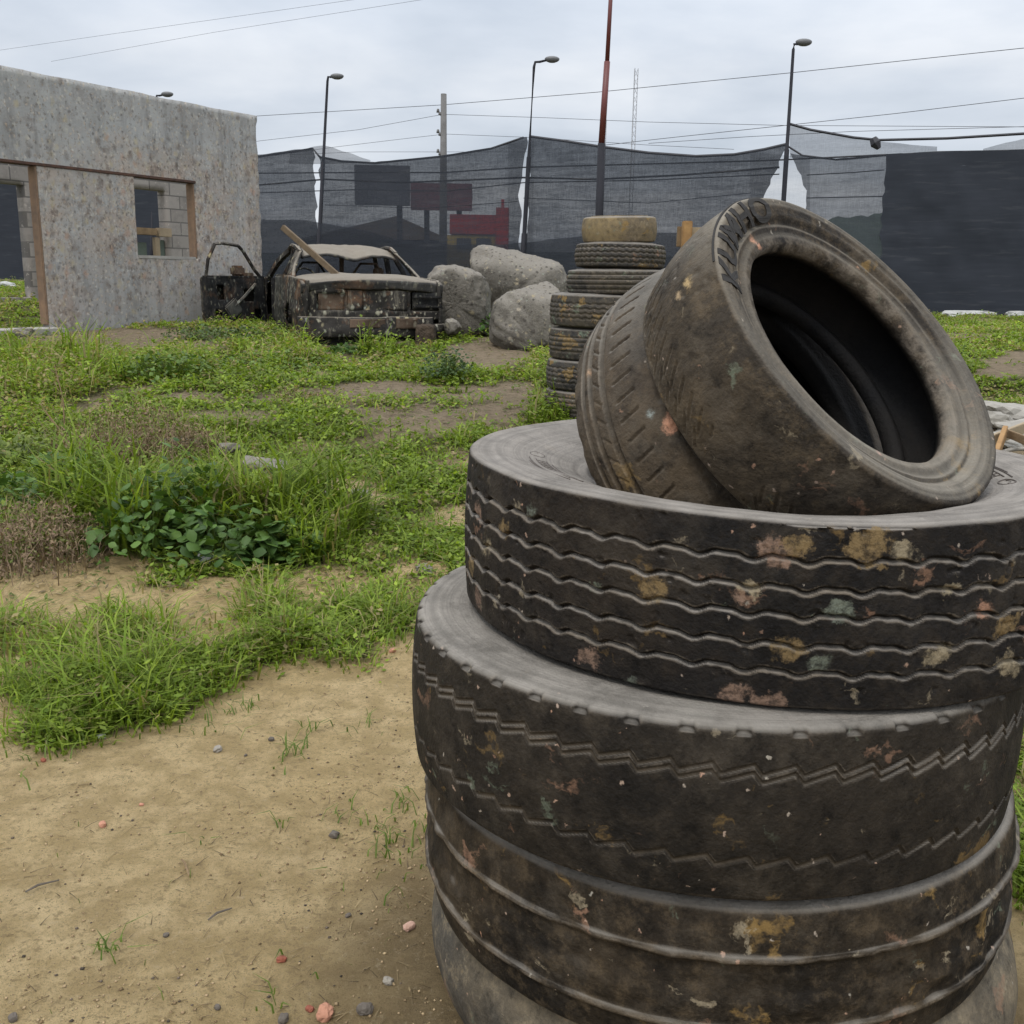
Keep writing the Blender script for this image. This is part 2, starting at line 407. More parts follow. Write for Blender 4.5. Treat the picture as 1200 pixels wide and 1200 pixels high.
def rock_mat():
    t = NT('weathered_boulder_stone'); P = t.obj(); r = t.rnd()
    n1 = t.noise(1.6, 6, .65); n2 = t.noise(9, 6, .7)
    col = t.mix(t.ramp(n1, (.35, 0.), (.65, 1.)), (.095, .086, .072), (.18, .163, .137))
    col = t.mix(t.math('MULTIPLY', t.ramp(n2, (.48, 0.), (.66, 1.)), .6), col, (.05, .043, .034))
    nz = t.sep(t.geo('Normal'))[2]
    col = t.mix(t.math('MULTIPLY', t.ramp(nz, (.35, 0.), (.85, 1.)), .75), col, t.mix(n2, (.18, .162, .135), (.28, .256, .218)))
    for sc, off, a, b, lo in ((12, 2, (.30, .25, .15), (.30, .26, .20), .74), (19, 6, (.28, .24, .16), (.24, .25, .21), .72), (15, 4, (.04, .036, .03), (.06, .052, .045), .5), (31, 8, (.05, .042, .034), (.22, .19, .14), .5)):
        v = t.mapv(t.vadd(P, t.noise(8, 3, .6, out='Color'), .08), loc=(off, off, off))
        d = t.vor(sc, v); c = t.sep(t.vor(sc, v, out='Color'))
        m = t.math('MULTIPLY', t.ramp(d, (.18, 1.), (.34, 0.)), t.ramp(c[0], (lo, 0.), (lo + .03, 1.)))
        col = t.mix(t.math('MULTIPLY', m, .8), col, t.mix(c[1], a, b))
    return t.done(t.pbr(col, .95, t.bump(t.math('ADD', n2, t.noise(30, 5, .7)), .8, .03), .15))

def burnt_mat(name, pale=1.0, dust=1.0, rust=1.0, base=(.022, .021, .02)):
    t = NT(name); P = t.obj()
    n1 = t.noise(3, 6, .68); n2 = t.noise(10, 6, .72)
    col = t.mix(t.ramp(n1, (.38, 0.), (.66, 1.)), base, tuple(x * 3.2 for x in base))
    col = t.mix(t.math('MULTIPLY', t.ramp(t.noise(3.4, 6, .7, t.mapv(P, loc=(3, 1, 8))), (.54, 0.), (.66, 1.)), .75 * rust), col, t.mix(n2, (.11, .055, .03), (.20, .12, .07)))
    st = t.noise(1, 5, .7, t.mapv(P, scale=(14, 14, 4)))
    col = t.mix(t.math('MULTIPLY', t.ramp(st, (.55, 0.), (.66, 1.)), .5 * pale), col, (.20, .18, .14))
    for sc, off, a, b, lo in ((10, 1, (.34, .29, .17), (.30, .31, .27), .42), (17, 6, (.36, .33, .25), (.22, .24, .21), .40), (26, 9, (.30, .27, .19), (.02, .02, .02), .45)):
        v = t.mapv(t.vadd(P, t.noise(12, 3, .6, out='Color'), .07), loc=(off, off, off), scale=(1, 1, .6))
        d = t.vor(sc, v); c = t.sep(t.vor(sc, v, out='Color'))
        m = t.math('MULTIPLY', t.ramp(d, (.15, 1.), (.30, 0.)), t.ramp(c[0], (lo, 0.), (lo + .04, 1.)))
        col = t.mix(t.math('MULTIPLY', m, .75 * pale), col, t.mix(c[1], a, b))
    nz = t.sep(t.geo('Normal'))[2]
    col = t.mix(t.math('MULTIPLY', t.ramp(nz, (.5, 0.), (.9, 1.)), .85 * dust), col, t.mix(n2, (.15, .128, .10), (.27, .24, .195)))
    return t.done(t.pbr(col, .88, t.bump(t.math('ADD', n2, t.math('MULTIPLY', n1, 1.5)), .6, .015), .12))

M = {}
M['ground'] = ground_mat(); M['grass'] = leaf_mat('grass_blade', .40); M['leaf'] = leaf_mat('broad_leaf', .25, .5)
M['dry'] = leaf_mat('dry_stem', .15, .8)
M['net'] = net_mat('dark_shade_net', .885); M['net_dark'] = net_mat('doubled_shade_net', 1.06, .2); M['net_light'] = net_mat('thin_shade_net', .52)
M['net_sheer'] = net_mat('sheer_shade_net', .30, .6); M['net_mid'] = net_mat('worn_shade_net', .80); M['net_skirt'] = net_mat('shade_net_skirt', .80, .5)
M['wall'] = wall_mat(); M['block'] = block_mat(); M['rock'] = rock_mat()
M['burnt'] = burnt_mat('charred_body_metal', 1.15, 1.0, 1.0, (.017, .0155, .014)); M['burnt_dark'] = burnt_mat('charred_inner_metal', .45, .2, .5, (.010, .010, .010))
M['burnt_rust'] = burnt_mat('rusted_panel', .5, .3, 2.0, (.05, .035, .025)); M['burnt_roof'] = burnt_mat('dusty_roof_metal', .4, 1.0, .6)
M['grey_panel'] = burnt_mat('burnt_grey_paint', .7, .6, .4, (.026, .026, .023))
M['wood'] = simple('old_wood', (.24, .165, .09), (.13, .085, .045), 6, .85, .4)
M['wood_pale'] = simple('pale_plywood', (.33, .26, .17), (.22, .17, .11), 5, .85, .3)
M['wood_orange'] = simple('orange_timber', (.34, .20, .08), (.20, .11, .045), 9, .85, .4)
M['jamb'] = simple('rusty_brick_reveal', (.26, .165, .10), (.15, .105, .075), 7, .95, .4)
M['rust_strip'] = simple('rust_brown_strip', (.11, .055, .035), (.05, .035, .03), 12, .9, .4)
M['cement'] = simple('dusty_cement', (.36, .34, .30), (.25, .235, .21), 5, .95, .5)
M['rubble'] = simple('broken_concrete', (.33, .31, .27), (.21, .195, .17), 9, .95, .6)
M['brick'] = simple('salmon_brick', (.46, .23, .15), (.33, .16, .10), 30, .95, .6, .004)
M['brick_red'] = simple('red_brick_lump', (.28, .09, .05), (.18, .06, .04), 40, .9, .5, .003)
M['brick_pale'] = simple('pale_pink_brick', (.48, .31, .24), (.36, .22, .16), 30, .95, .6, .004)
M['stone'] = simple('pale_stone', (.30, .27, .22), (.20, .18, .15), 12, .95, .6)
M['stone_dark'] = simple('slate_stone', (.14, .118, .095), (.08, .068, .055), 25, .9, .5, .004)
M['pole'] = simple('dark_painted_steel', (.028, .028, .034), (.02, .02, .024), 3, .8, 0, spec=.2)
M['pole_red'] = simple('red_painted_steel', (.13, .028, .022), (.10, .024, .02), 2, .5, 0, spec=.5)
M['pole_grey'] = simple('grey_concrete_pole', (.17, .165, .16), (.11, .105, .10), 3, .9, 0)
M['lamp_glass'] = simple('grey_lamp_housing', (.12, .12, .12), (.10, .10, .10), 3, .5, 0, spec=.4)
M['cable'] = simple('black_cable', (.03, .03, .034), (.025, .025, .03), 3, .6, 0)
M['mast'] = simple('galvanised_lattice', (.42, .43, .45), (.36, .37, .40), 3, .6, 0)
M['bill'] = simple('faded_dark_billboard', (.10, .105, .125), (.07, .072, .09), .6, .7, 0)
M['bill_red'] = simple('dull_red_billboard', (.20, .07, .085), (.12, .06, .075), .5, .7, 0)
M['red'] = simple('red_corrugated_sheet', (.48, .035, .04), (.36, .028, .034), .4, .6, 0)
M['yellow'] = simple('yellow_plaster', (.50, .36, .10), (.4, .3, .1), .5, .8, 0)
M['roof_brown'] = simple('brown_sheet_roof', (.14, .11, .085), (.10, .08, .07), .3, .9, 0)
M['shop'] = simple('dark_shopfront', (.07, .07, .08), (.05, .05, .06), .5, .8, 0)
M['hill'] = simple('wooded_hill', (.055, .075, .06), (.04, .055, .045), .05, 1, 0)
M['white'] = simple('white_limed_stone', (.42, .42, .40), (.3, .3, .28), 6, .9, .4)

# ------------------------------------------------------------------ where plants grow (read off the photograph, planted on the ground)
TALL = [(245, 620, 175, 28, .16, 1.0), (110, 592, 100, 24, .15, 1), (365, 638, 62, 28, .17, 1.0), (140, 655, 35, 22, .16, 1), (40, 780, 110, 56, .065, 1), (170, 770, 150, 50, .068, 1.0), (140, 818, 80, 38, .08, 1), (290, 735, 80, 50, .072, .95), (440, 690, 90, 45, .04, 1),
        (60, 440, 110, 36, .15, .8), (250, 402, 90, 22, .08, .8), (330, 418, 60, 18, .12, 1), (200, 430, 60, 16, .11, 1), (440, 410, 30, 16, .13, 1), (300, 500, 40, 10, .10, 1), (640, 490, 26, 16, .14, 1), (630, 420, 30, 30, .08, .8)]
BARE = [(50, 697, 120, 24, 1.3), (225, 712, 75, 20, 1.1), (255, 690, 34, 16, 1), (110, 665, 70, 18, 1), (572, 415, 55, 16, 1.2), (590, 462, 55, 13, .8), (515, 490, 95, 22, .75),
        (445, 458, 70, 9, .9), (285, 490, 50, 10, .8), (375, 572, 70, 9, 1.1), (420, 585, 40, 7, 1.2), (150, 398, 130, 13, 1.3), (560, 540, 40, 12, .5), (230, 465, 40, 7, .6), (500, 665, 40, 8, .5), (250, 750, 22, 10, .5),
        (1190, 428, 50, 15, .9), (1190, 520, 70, 50, 1.4), (420, 520, 60, 8, .5), (545, 600, 40, 10, .35), (300, 545, 40, 10, .7)]
BX = [-400, -60, 0, 45, 60, 120, 200, 240, 275, 340, 375, 430, 490, 540, 1100, 1160, 1300]
BY = [845, 838, 832, 842, 860, 862, 858, 825, 800, 762, 757, 757, 748, 700, 700, 1150, 1300]
def cover(X, Y, Z):
    px, py, dz = project(np.stack([X, Y, Z], 1))
    j = (fbm(X * 2.2, Y * 2.2, 21, 3) - .5)
    c = sstep(22, -26, (py + j * 110 * np.clip(4 / dz, .2, 1.2)) - np.interp(px, BX, BY))
    nb = fbm(X * 1.3, Y * 1.3, 33, 3); nb2 = fbm(X * 4, Y * 4, 44, 2)
    mid = sstep(240, 330, px) * sstep(700, 600, py) * sstep(400, 440, py)
    c = c * (0.92 - (.52 - .05 * mid) * sstep(.53, .68, nb) - (.22 + .1 * mid) * sstep(.45, .7, nb2))
    h = .032 + .035 * fbm(X * 1.6, Y * 1.6, 55, 2) + 0 * px
    for (cx, cy, rx, ry, hh, st) in TALL:
        q = np.sqrt(((px - cx) / rx) ** 2 + ((py - cy) / ry) ** 2) + j * .8
        w = sstep(1.15, .75, q); c = np.maximum(c, w * st); h = np.maximum(h, hh * w * (.75 + .5 * nb2))
    c = c * (1 - .75 * sstep(640, 680, py) * sstep(.50, .62, fbm(X * 5, Y * 5, 61, 3)))
    for (cx, cy, rx, ry, st) in BARE:
        q = np.sqrt(((px - cx) / rx) ** 2 + ((py - cy) / ry) ** 2) + j * 1.0
        c = c - sstep(1.35, .5, q) * st * np.where(py < 640, .92, 1)
    return np.clip(c, 0, 1), h, px, py, dz

# ------------------------------------------------------------------ ground sheet
def make_ground():
    ys = np.concatenate([np.linspace(-8, .8, 12), np.arange(1.0, 6, .045), np.geomspace(6, 30, 170), np.geomspace(31, 700, 60)])
    ss = np.concatenate([-np.geomspace(3, .66, 24)[:-1], np.linspace(-.66, .66, 240), np.geomspace(.66, 3, 24)[1:]])
    Yg, Sg = np.meshgrid(ys, ss, indexing='ij'); X = Sg * (np.maximum(Yg, 0) + 2.5); X = X.ravel(); Yv = Yg.ravel(); Z = gz(X, Yv)
    n, m = len(ys), len(ss); I = (np.arange(n - 1)[:, None] * m + np.arange(m - 1)[None, :]).ravel()
    Fq = np.stack([I, I + 1, I + m + 1, I + m], 1)
    c, h, px, py, dz = cover(X, Yv, Z); c = np.where(Yv < .8, .0, c)
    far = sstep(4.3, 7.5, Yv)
    darker = np.zeros(len(X))  # darker brown ground round the stack foot and along the earth steps
    darker = np.maximum(darker, .65 * sstep(.85, .52, np.hypot(X - .36, Yv - 1.76) + .12 * (fbm(X * 6, Yv * 6, 70, 2) - .5)) )
    darker = np.maximum(darker, .85 * np.exp(-((py - 640 - .08 * (px - 60)) / 9) ** 2) * sstep(150, 60, px) * (px > -300))
    darker = np.maximum(darker, .8 * np.exp(-((py - 474) / 8) ** 2) * (px > 1120) * (px < 1400) * (dz < 12))
    o = from_np('ground', np.stack([X, Yv, Z], 1), Fq, M['ground'], None, True, {'cover': c, 'far': far, 'darker': darker})
    set_kind(o, 'structure'); return o
make_ground()

# ------------------------------------------------------------------ grass and leaves, vectorised
def blades(root, h, w, lean, az, bend, col, base_dark=None):
    """root (n,3): one blade each, 5 vertices, 2 faces as tris+quads -> all tris (3)"""
    n = len(root); d = np.stack([np.cos(az), np.sin(az), np.zeros(n)], 1); s = np.stack([-np.sin(az), np.cos(az), np.zeros(n)], 1)
    up = np.array([0, 0, 1.0])
    m = root + d * (h * lean * .45)[:, None] + up * (h * .55)[:, None]
    tip = root + d * (h * (lean + bend))[:, None] + up * (h * (1 - .45 * bend))[:, None]
    a = root - s * w[:, None] * .5; b = root + s * w[:, None] * .5
    c = m - s * w[:, None] * .42; e = m + s * w[:, None] * .42
    V = np.stack([a, b, c, e, tip], 1).reshape(-1, 3); I = np.arange(n)[:, None] * 5
    Fc = np.concatenate([I + [0, 1, 3], I + [0, 3, 2], I + [2, 3, 4]], 0)
    C = np.repeat(col, 5, 0)
    return V, Fc, C
def leaves(c, size, az, tilt, roll, col, asp=.6):
    """pointed leaf of 6 verts folded along its rib"""
    n = len(c); d = np.stack([np.cos(az) * np.cos(tilt), np.sin(az) * np.cos(tilt), np.sin(tilt)], 1)
    s0 = np.stack([-np.sin(az), np.cos(az), np.zeros(n)], 1); nn = np.cross(d, s0)
    s = s0 * np.cos(roll)[:, None] + nn * np.sin(roll)[:, None]; nn = np.cross(d, s)
    L = size[:, None]; W = L * asp * .5
    def P(u, w): return c + d * L * u + s * W * w - nn * L * (.10 * abs(w) + .22 * u * u)
    pts = [P(0, 0), P(.22, .8), P(.5, 1.), P(.78, .6), P(1, 0), P(.78, -.6), P(.5, -1.), P(.22, -.8), P(.5, 0) + nn * L * .03]
    V = np.stack(pts, 1).reshape(-1, 3); I = np.arange(n)[:, None] * 9
    Fc = np.concatenate([I + [k, (k + 1) % 8, 8] for k in range(8)], 0)
    return V, Fc, np.repeat(col, 9, 0)
def leaflets(c, size, az, tilt, roll, col, asp=.6):
    n = len(c); d = np.stack([np.cos(az) * np.cos(tilt), np.sin(az) * np.cos(tilt), np.sin(tilt)], 1)
    s0 = np.stack([-np.sin(az), np.cos(az), np.zeros(n)], 1); nn = np.cross(d, s0)
    s = s0 * np.cos(roll)[:, None] + nn * np.sin(roll)[:, None]; L = size[:, None]
    V = np.stack([c, c + d * L * .5 + s * L * asp * .5, c + d * L, c + d * L * .5 - s * L * asp * .5], 1).reshape(-1, 3); I = np.arange(n)[:, None] * 4
    return V, np.concatenate([I + [0, 1, 2], I + [0, 2, 3]], 0), np.repeat(col, 4, 0)
def join(parts):
    Vs, Fs, Cs = [], [], []; k = 0
    for V, Fc, C in parts: Vs.append(V); Fs.append(Fc + k); Cs.append(C); k += len(V)
    return np.concatenate(Vs), np.concatenate(Fs), np.concatenate(Cs)
def pal(n, a, b, jit=.25):
    t = RNG.random((n, 1)); c = np.array(a) * (1 - t) + np.array(b) * t
    return np.clip(c * (1 + jit * (RNG.random((n, 1)) - .5) * 2), 0, 1)

def scatter(n, y0, y1, p=1.0, smax=.62):
    u = RNG.random(n); Y = (y0 ** (1 - p) + u * (y1 ** (1 - p) - y0 ** (1 - p))) ** (1 / (1 - p)) if abs(p - 1) > 1e-3 else y0 * (y1 / y0) ** u
    X = (RNG.random(n) * 2 - 1) * smax * (Y + .4)
    return X, Y
NOGROW = []          # footprints (x, y, r) where nothing grows
def make_grass():
    parts = []
    NTF = 66000; K = 13
    X0, Y0 = scatter(NTF, 2.0, 30, 1.25, .82); tr_ = (.018 + .045 * RNG.random(NTF)) * (1 + .05 * Y0); hf = np.clip(RNG.lognormal(-.12, .45, NTF), .35, 2.2); tc = RNG.random(NTF)
    dx = RNG.normal(0, 1, (NTF, K)); dy = RNG.normal(0, 1, (NTF, K))
    X = (X0[:, None] + dx * tr_[:, None]).ravel(); Y = (Y0[:, None] + dy * tr_[:, None]).ravel(); out = np.arctan2(dy, dx).ravel(); hf = np.repeat(hf, K); tc = np.repeat(tc, K); spread = np.clip(np.hypot(dx, dy), 0, 2).ravel() * .5
    c0 = cover(X0, Y0, gz(X0, Y0))[0]; tk = np.repeat(RNG.random(NTF) < c0 ** 1.2 * 1.1, K)
    Z = gz(X, Y); c, h, px, py, dz = cover(X, Y, Z)
    vis = (px > -330) & (px < 1620) & (py > 280) & (py < 1280)
    keep = tk & (RNG.random(len(X)) < .25 + .75 * c) & (c > .03) & vis
    # the ground hidden behind the big stack gets a thinner cover
    hidden = (px > 700) & (px < 1110) & (py > 480); keep &= ~hidden | (RNG.random(len(X)) < .45)
    for (x0, y0, r0) in NOGROW: keep &= np.hypot(X - x0, Y - y0) > r0
    out, hf, tc, spread = out[keep], hf[keep], tc[keep], spread[keep]
    X, Y, Z, h, dz, px, py = X[keep], Y[keep], Z[keep], h[keep], dz[keep], px[keep], py[keep]
    n = len(X)
    hh = h * hf * (.5 + RNG.random(n) * .8) * (1 + .02 * np.clip(dz - 6, 0, 20))
    w = np.clip(.0040 + .0006 * dz, .004, .02) * (.7 + .6 * RNG.random(n)) * np.where(h > .15, 1.9, 1)
    az = out + RNG.normal(0, .6, n)
    zone = fbm(X * .8, Y * .8, 88, 2)
    col = pal(n, (.105, .170, .015), (.23, .295, .040)); old = RNG.random(n) < (.07 + .22 * sstep(.45, .65, zone))
    col = col * (.75 + .5 * tc)[:, None]
    col[old] = pal(int(old.sum()), (.22, .19, .075), (.30, .24, .12))
    col = col * (.78 + .44 * zone)[:, None]
    blade = (RNG.random(n) < np.where((h > .17) | (py > 690), .85, np.where(py < 480, .35, .5)))
    root = np.stack([X, Y, Z - .005], 1)
    k = blade
    parts.append(blades(root[k], hh[k] * 1.25, w[k], (.1 + .7 * spread[k]) * np.where(h[k] > .13, .5, 1), az[k], (.1 + .5 * RNG.random(k.sum()) + .25 * spread[k]) * np.where(h[k] > .13, .75, 1), col[k]))
    k = ~blade; m = k.sum()
    for rep in range(3):
        sz = np.clip(.016 + .0024 * dz[k], .016, .045) * (.6 + .8 * RNG.random(m))
        cc = root[k] + np.stack([(RNG.random(m) - .5) * .05, (RNG.random(m) - .5) * .05, hh[k] * (.25 + .75 * RNG.random(m))], 1)
        parts.append(leaflets(cc, sz, RNG.random(m) * 2 * pi, (RNG.random(m) - .35) * 1.2, (RNG.random(m) - .5) * 1.2, col[k] * (.75 + .4 * RNG.random((m, 1)))))
    # sparse tufts on the sand
    tx, ty = [], []
    for (a, b, nn, r) in ((340, 885, 26, .03), (285, 832, 18, .03), (370, 855, 8, .04), (425, 857, 8, .02), (468, 985, 60, .07), (325, 965, 5, .015), (390, 962, 5, .02), (240, 845, 10, .04), (130, 1112, 14, .02), (520, 690, 20, .05),
                          (60, 885, 20, .05), (225, 990, 4, .02), (320, 1165, 8, .03), (395, 765, 30, .05), (250, 850, 12, .05), (440, 960, 5, .03), (470, 935, 6, .02)):
        p = ground_hit(a, b)
        tx += list(p.x + RNG.normal(0, r, nn)); ty += list(p.y + RNG.normal(0, r * 1.3, nn))
    tx = np.array(tx); ty = np.array(ty); n = len(tx)
    parts.append(blades(np.stack([tx, ty, gz(tx, ty) - .003], 1), .02 + .045 * RNG.random(n), .0035 + .002 * RNG.random(n), .2 + .6 * RNG.random(n), RNG.random(n) * 6.28, .3 + .4 * RNG.random(n), pal(n, (.08, .14, .02), (.15, .2, .045))))
    # thin sprouts and dead straw over the open sand
    X, Y = scatter(2600, 1.3, 4.2, 1.2); Z = gz(X, Y); n = len(X); straw = RNG.random(n) < .8
    col = np.where(straw[:, None], pal(n, (.10, .07, .04), (.34, .26, .14)), pal(n, (.08, .13, .02), (.14, .19, .04)))
    keep = RNG.random(n) < np.where(straw, .9, .3)
    h = np.where(straw, .004 + .006 * RNG.random(n), .01 + .02 * RNG.random(n)); ln = np.where(straw, 2 + 5 * RNG.random(n), .4)
    parts.append(blades(np.stack([X, Y, Z + .001], 1)[keep], h[keep], np.full(keep.sum(), .0022), ln[keep], RNG.random(keep.sum()) * 6.28, .3 * np.ones(keep.sum()), col[keep]))
    X, Y = scatter(30000, 3.6, 16, 1.1); Z = gz(X, Y); c = cover(X, Y, Z)[0]; keep = (RNG.random(len(X)) < .75 - .5 * c) & (X < Y * .45); X, Y, Z = X[keep], Y[keep], Z[keep]; n = len(X)
    sz = (.010 + .03 * RNG.random(n)) * (1 + .06 * Y)
    parts.append(leaflets(np.stack([X, Y, Z + .006], 1), sz, RNG.random(n) * 6.28, (RNG.random(n) - .3) * .8, (RNG.random(n) - .5) * .8, np.where((RNG.random(n) < .45)[:, None], pal(n, (.16, .125, .07), (.30, .235, .14)), pal(n, (.08, .12, .025), (.15, .18, .05))), .3))
    V, Fc, C = join(parts)
    o = from_np('grass', V, Fc, M['grass'], None, False, {'tint': C}); set_kind(o, 'stuff')
    o['label'] = 'patchy green grass and low weeds over the sandy ground'
    return o

# ------------------------------------------------------------------ tyres
def tyre_profile(R, W, r0, bulge=.012, bead_drop=0.0, crown=.004, edge=.014, nT=40, tread=.86, inner=.012):
    """half-open closed loop of (r, z, isTread) from upper bead outside round to lower bead and back inside"""
    hw = W / 2; tw = hw * tread
    top = []
    # sidewall from bead outwards (upper side, z>0)
    zs = hw * .98
    ctrl = [(r0, zs - bead_drop - .018), (r0 + .004, zs - bead_drop - .004), (r0 + .018, zs - bead_drop), (r0 + .026, zs - bead_drop - .002), (r0 + .032, zs - bead_drop * .93)]
    k = 12
    r1 = R - edge * 2.2
    for i in range(1, k + 1):
        f = i / k; r = r0 + .032 + (r1 - r0 - .032) * f
        ctrl.append((r, zs - bead_drop * (1 - f) ** 1.15 * .93 + bulge * sin(pi * f) * .8 + (.0012 if i in (4, 5, 9) else 0)))
    for i in range(1, 6):
        f = i / 5 * pi / 2
        ctrl.append((r1 + (R - crown - r1) * sin(f), tw + (zs - tw) * cos(f)))
    P = [(r, z, 0.) for r, z in ctrl]
    for i in range(1, nT + 1):
        z = tw - 2 * tw * i / (nT + 1); P.append((R - crown * (z / tw) ** 2, z, 1.))
    low = [(r, -z, 0.) for r, z in reversed(ctrl)]
    P += low
    # inside
    ins = [(r0 + .004, -(zs - bead_drop - .035)), (r0 + .03, -(zs - .03 - bead_drop * .8)), ((r0 + R) / 2, -(hw - .02 - bead_drop * .3)), (R - .06, -(hw - .035)), (R - .035, -hw * .55), (R - .03, 0)]
    ins += [(r, -z) for r, z in reversed(ins[:-1])]
    P += [(r, z, 0.) for r, z in ins]
    return np.array(P)
def make_tyre(name, prof, N, disp, mat, M4, bead_shade=0.0, smooth=True):
    """disp(theta, r, z, isTread)->(dr, dz, groove)"""
    th = np.linspace(0, 2 * pi, N, endpoint=False); K = len(prof)
    T, I = np.meshgrid(th, np.arange(K), indexing='ij')
    r = prof[I, 0]; z = prof[I, 1]; tr = prof[I, 2]
    dr, dz, gr = disp(T, r, z, tr)
    r = r + dr; z = z + dz
    V = np.stack([r * np.cos(T), r * np.sin(T), z], -1).reshape(-1, 3)
    i = np.arange(N)[:, None]; k = np.arange(K)[None, :]
    a = (i * K + k); b = (((i + 1) % N) * K + k); c = (((i + 1) % N) * K + (k + 1) % K); d = (i * K + (k + 1) % K)
    Fq = np.stack([a, d, c, b], -1).reshape(-1, 4)
    o = from_np(name, V, Fq, mat, None, smooth, {'groove': np.broadcast_to(gr, T.shape).ravel(), 'liner_and_shade': np.clip((I >= K - 12) * 1.0 + abs(bead_shade) * (tr < .5) * (z * bead_shade < 0) * (r < prof[:, 0].min() + .05), 0, 1).ravel()})  # black inner lining, plus beads darkened as painted shade in the opening
    o.matrix_world = M4
    return o
def line(x, w): return np.exp(-(x / w) ** 4)
def wob(T, seed, f=6):  # closed noise round the ring
    return fbm(np.cos(T) * f + 50, np.sin(T) * f + 50, seed, 3) - .5

STACK = []
def flat_M(x, y, z, tilt=(0, 0), spin=0):
    return Matrix.Translation((x, y, z)) @ Matrix.Rotation(tilt[0], 4, 'X') @ Matrix.Rotation(tilt[1], 4, 'Y') @ Matrix.Rotation(spin, 4, 'Z')

def big_tyres():
    W = .262; z4 = .125; z3 = z4 + .245; z2 = z3 + .262; z1 = z2 + .268
    # T4, the pale bottom one
    def d4(T, r, z, tr): return wob(T, 5, 3) * .012 * (r > .4), 0 * r, 0 * r
    m4 = tyre_mat('dusty_pale_rubber', (.045, .041, .034), (.15, .122, .082), seed=4, brownf=.95, ochre=.5, pink=.3, green=.6, grime=.9, dustc=(.22, .205, .17))
    o = make_tyre('truck_tyre', tyre_profile(.548, .27, .30, .02, .02, .035, .03, 24), 320, d4, m4, flat_M(.405, 1.80, z4))
    tag(o, 'pale dusty smooth truck tyre at the very bottom of the near stack', 'tyre', 'truck tyres of the near stack')
    def d3(T, r, z, tr):
        zz = z + .006 * wob(T, 8, 2)
        g1 = line(zz - .052, .006); g2 = line(zz + .062, .006); n = wob(T, 33, 5)
        lump = (fbm(T * 14, z * 40 + 3, 61, 3) - .5) * .009 * (np.abs(z) < .06)
        return tr * (.007 * (g1 + g2) + lump - .006 * line(zz - .02, .03)) + wob(T, 6, 3) * .008 * (r > .45), 0 * r, tr * .5 * (g1 + g2) * np.clip(.6 + 2 * n, 0, 1)
    m3 = tyre_mat('worn_brown_rubber', (.0066, .0056, .0046), (.046, .034, .021), seed=3, brownf=.9, ochre=.8, pink=.6, green=.4, dustc=(.25, .228, .197), filma=.045, ruba=.35, grime=.95)
    o = make_tyre('truck_tyre', tyre_profile(.525, W, .29, .012, .01, .010, .016, 72, .88), 720, d3, m3, flat_M(.375, 1.765, z3, (rad(.6), rad(-1.0)), 1.3))
    tag(o, 'worn brownish truck tyre with two raised rings, second from the bottom of the near stack', 'tyre', 'truck tyres of the near stack')
    def d2(T, r, z, tr):
        ph = (T * 60 / (2 * pi)) % 1.0; saw = np.where(ph < .8, ph / .8, (1 - ph) / .2) - .5
        gg = 0
        for z0, w in ((.060, .0030), (.071, .0028), (-.062, .0034)):
            gg = gg + line(z - z0 - saw * .014, w) * (.55 + .9 * (wob(T + z0, 14, 4) + .35))
        gg = np.clip(gg, 0, 1.2)
        sh = (tr < .5) & (z > .095) & (r > .49)
        ph2 = (T * 44 / (2 * pi)) % 1.0
        notch = sh * line(ph2 - .5, .13) * .007
        return -tr * .0045 * gg - notch + wob(T, 16, 3) * .006 * (r > .45), 0 * r, tr * .45 * np.clip(gg, 0, 1)
    m2 = tyre_mat('worn_black_rubber', (.0066, .0058, .005), (.027, .0215, .0155), seed=2, brownf=.55, ochre=.3, pink=.15, green=.3, dustc=(.25, .228, .197), filma=.045, ruba=.3, grime=.55)
    o = make_tyre('truck_tyre', tyre_profile(.527, W, .29, .008, .012, .008, .012, 120, .90), 1440, d2, m2, flat_M(.352, 1.755, z2, (rad(-.3), rad(.2)), .7))
    tag(o, 'worn truck tyre with fine zigzag grooves, second from the top of the near stack', 'tyre', 'truck tyres of the near stack')
    def d1(T, r, z, tr):
        n = 46; w = .6 * np.sin(n * T) + .25 * np.sin(2 * n * T + .9) + .5 * wob(T, 61, 30) ; gg = 0; lip = 0
        for k, z0 in enumerate((.079, .040, .002, -.038, -.077)):
            zc = z0 + w * .0058 + .003 * wob(T, 40 + k, 2)
            gg = gg + line(z - zc, .0028); lip = lip + line(z - zc + .0034, .0016) * np.clip(.45 + 2.2 * wob(T + k, 52, 6), 0, 1)
        fine = line(((T * 9.5 / pi) % 1.0) - .5, .010) * .4
        lat = line(((T * 150 / (2 * pi)) % 1.0) - .5, .06) * (np.abs(z) < .09) * (wob(T, 90, 3) > .12) * .35
        dents = -np.clip(fbm(T * 30, z * 60, 77, 3) - .70, 0, 1) * .02
        step = 1.0 * ((tr < .5) & (z > 0) & (r > .485) & (r < .505))
        return tr * (-.0105 * gg + .0004 * lip - .0025 * lat - .002 * fine + dents) + wob(T, 26, 3) * .006 * (r > .45), -step * .003 + (tr < .5) * (z > .1) * wob(T, 29, 2) * .010, np.clip(tr * (.8 * lip + .1 * gg), 0, 1)
    bars = []
    M1_ = flat_M(.442, 1.80, z1, (rad(0), rad(.6)), .4)
    T1 = make_tyre('truck_tyre', tyre_profile(.525, .268, .30, .004, .040, .006, .010, 118, .93), 1260, d1, None, M1_)
    och, pnk, grn, tan_, sal = (.165, .115, .055), (.19, .125, .09), (.125, .14, .11), (.23, .19, .125), (.32, .18, .12)
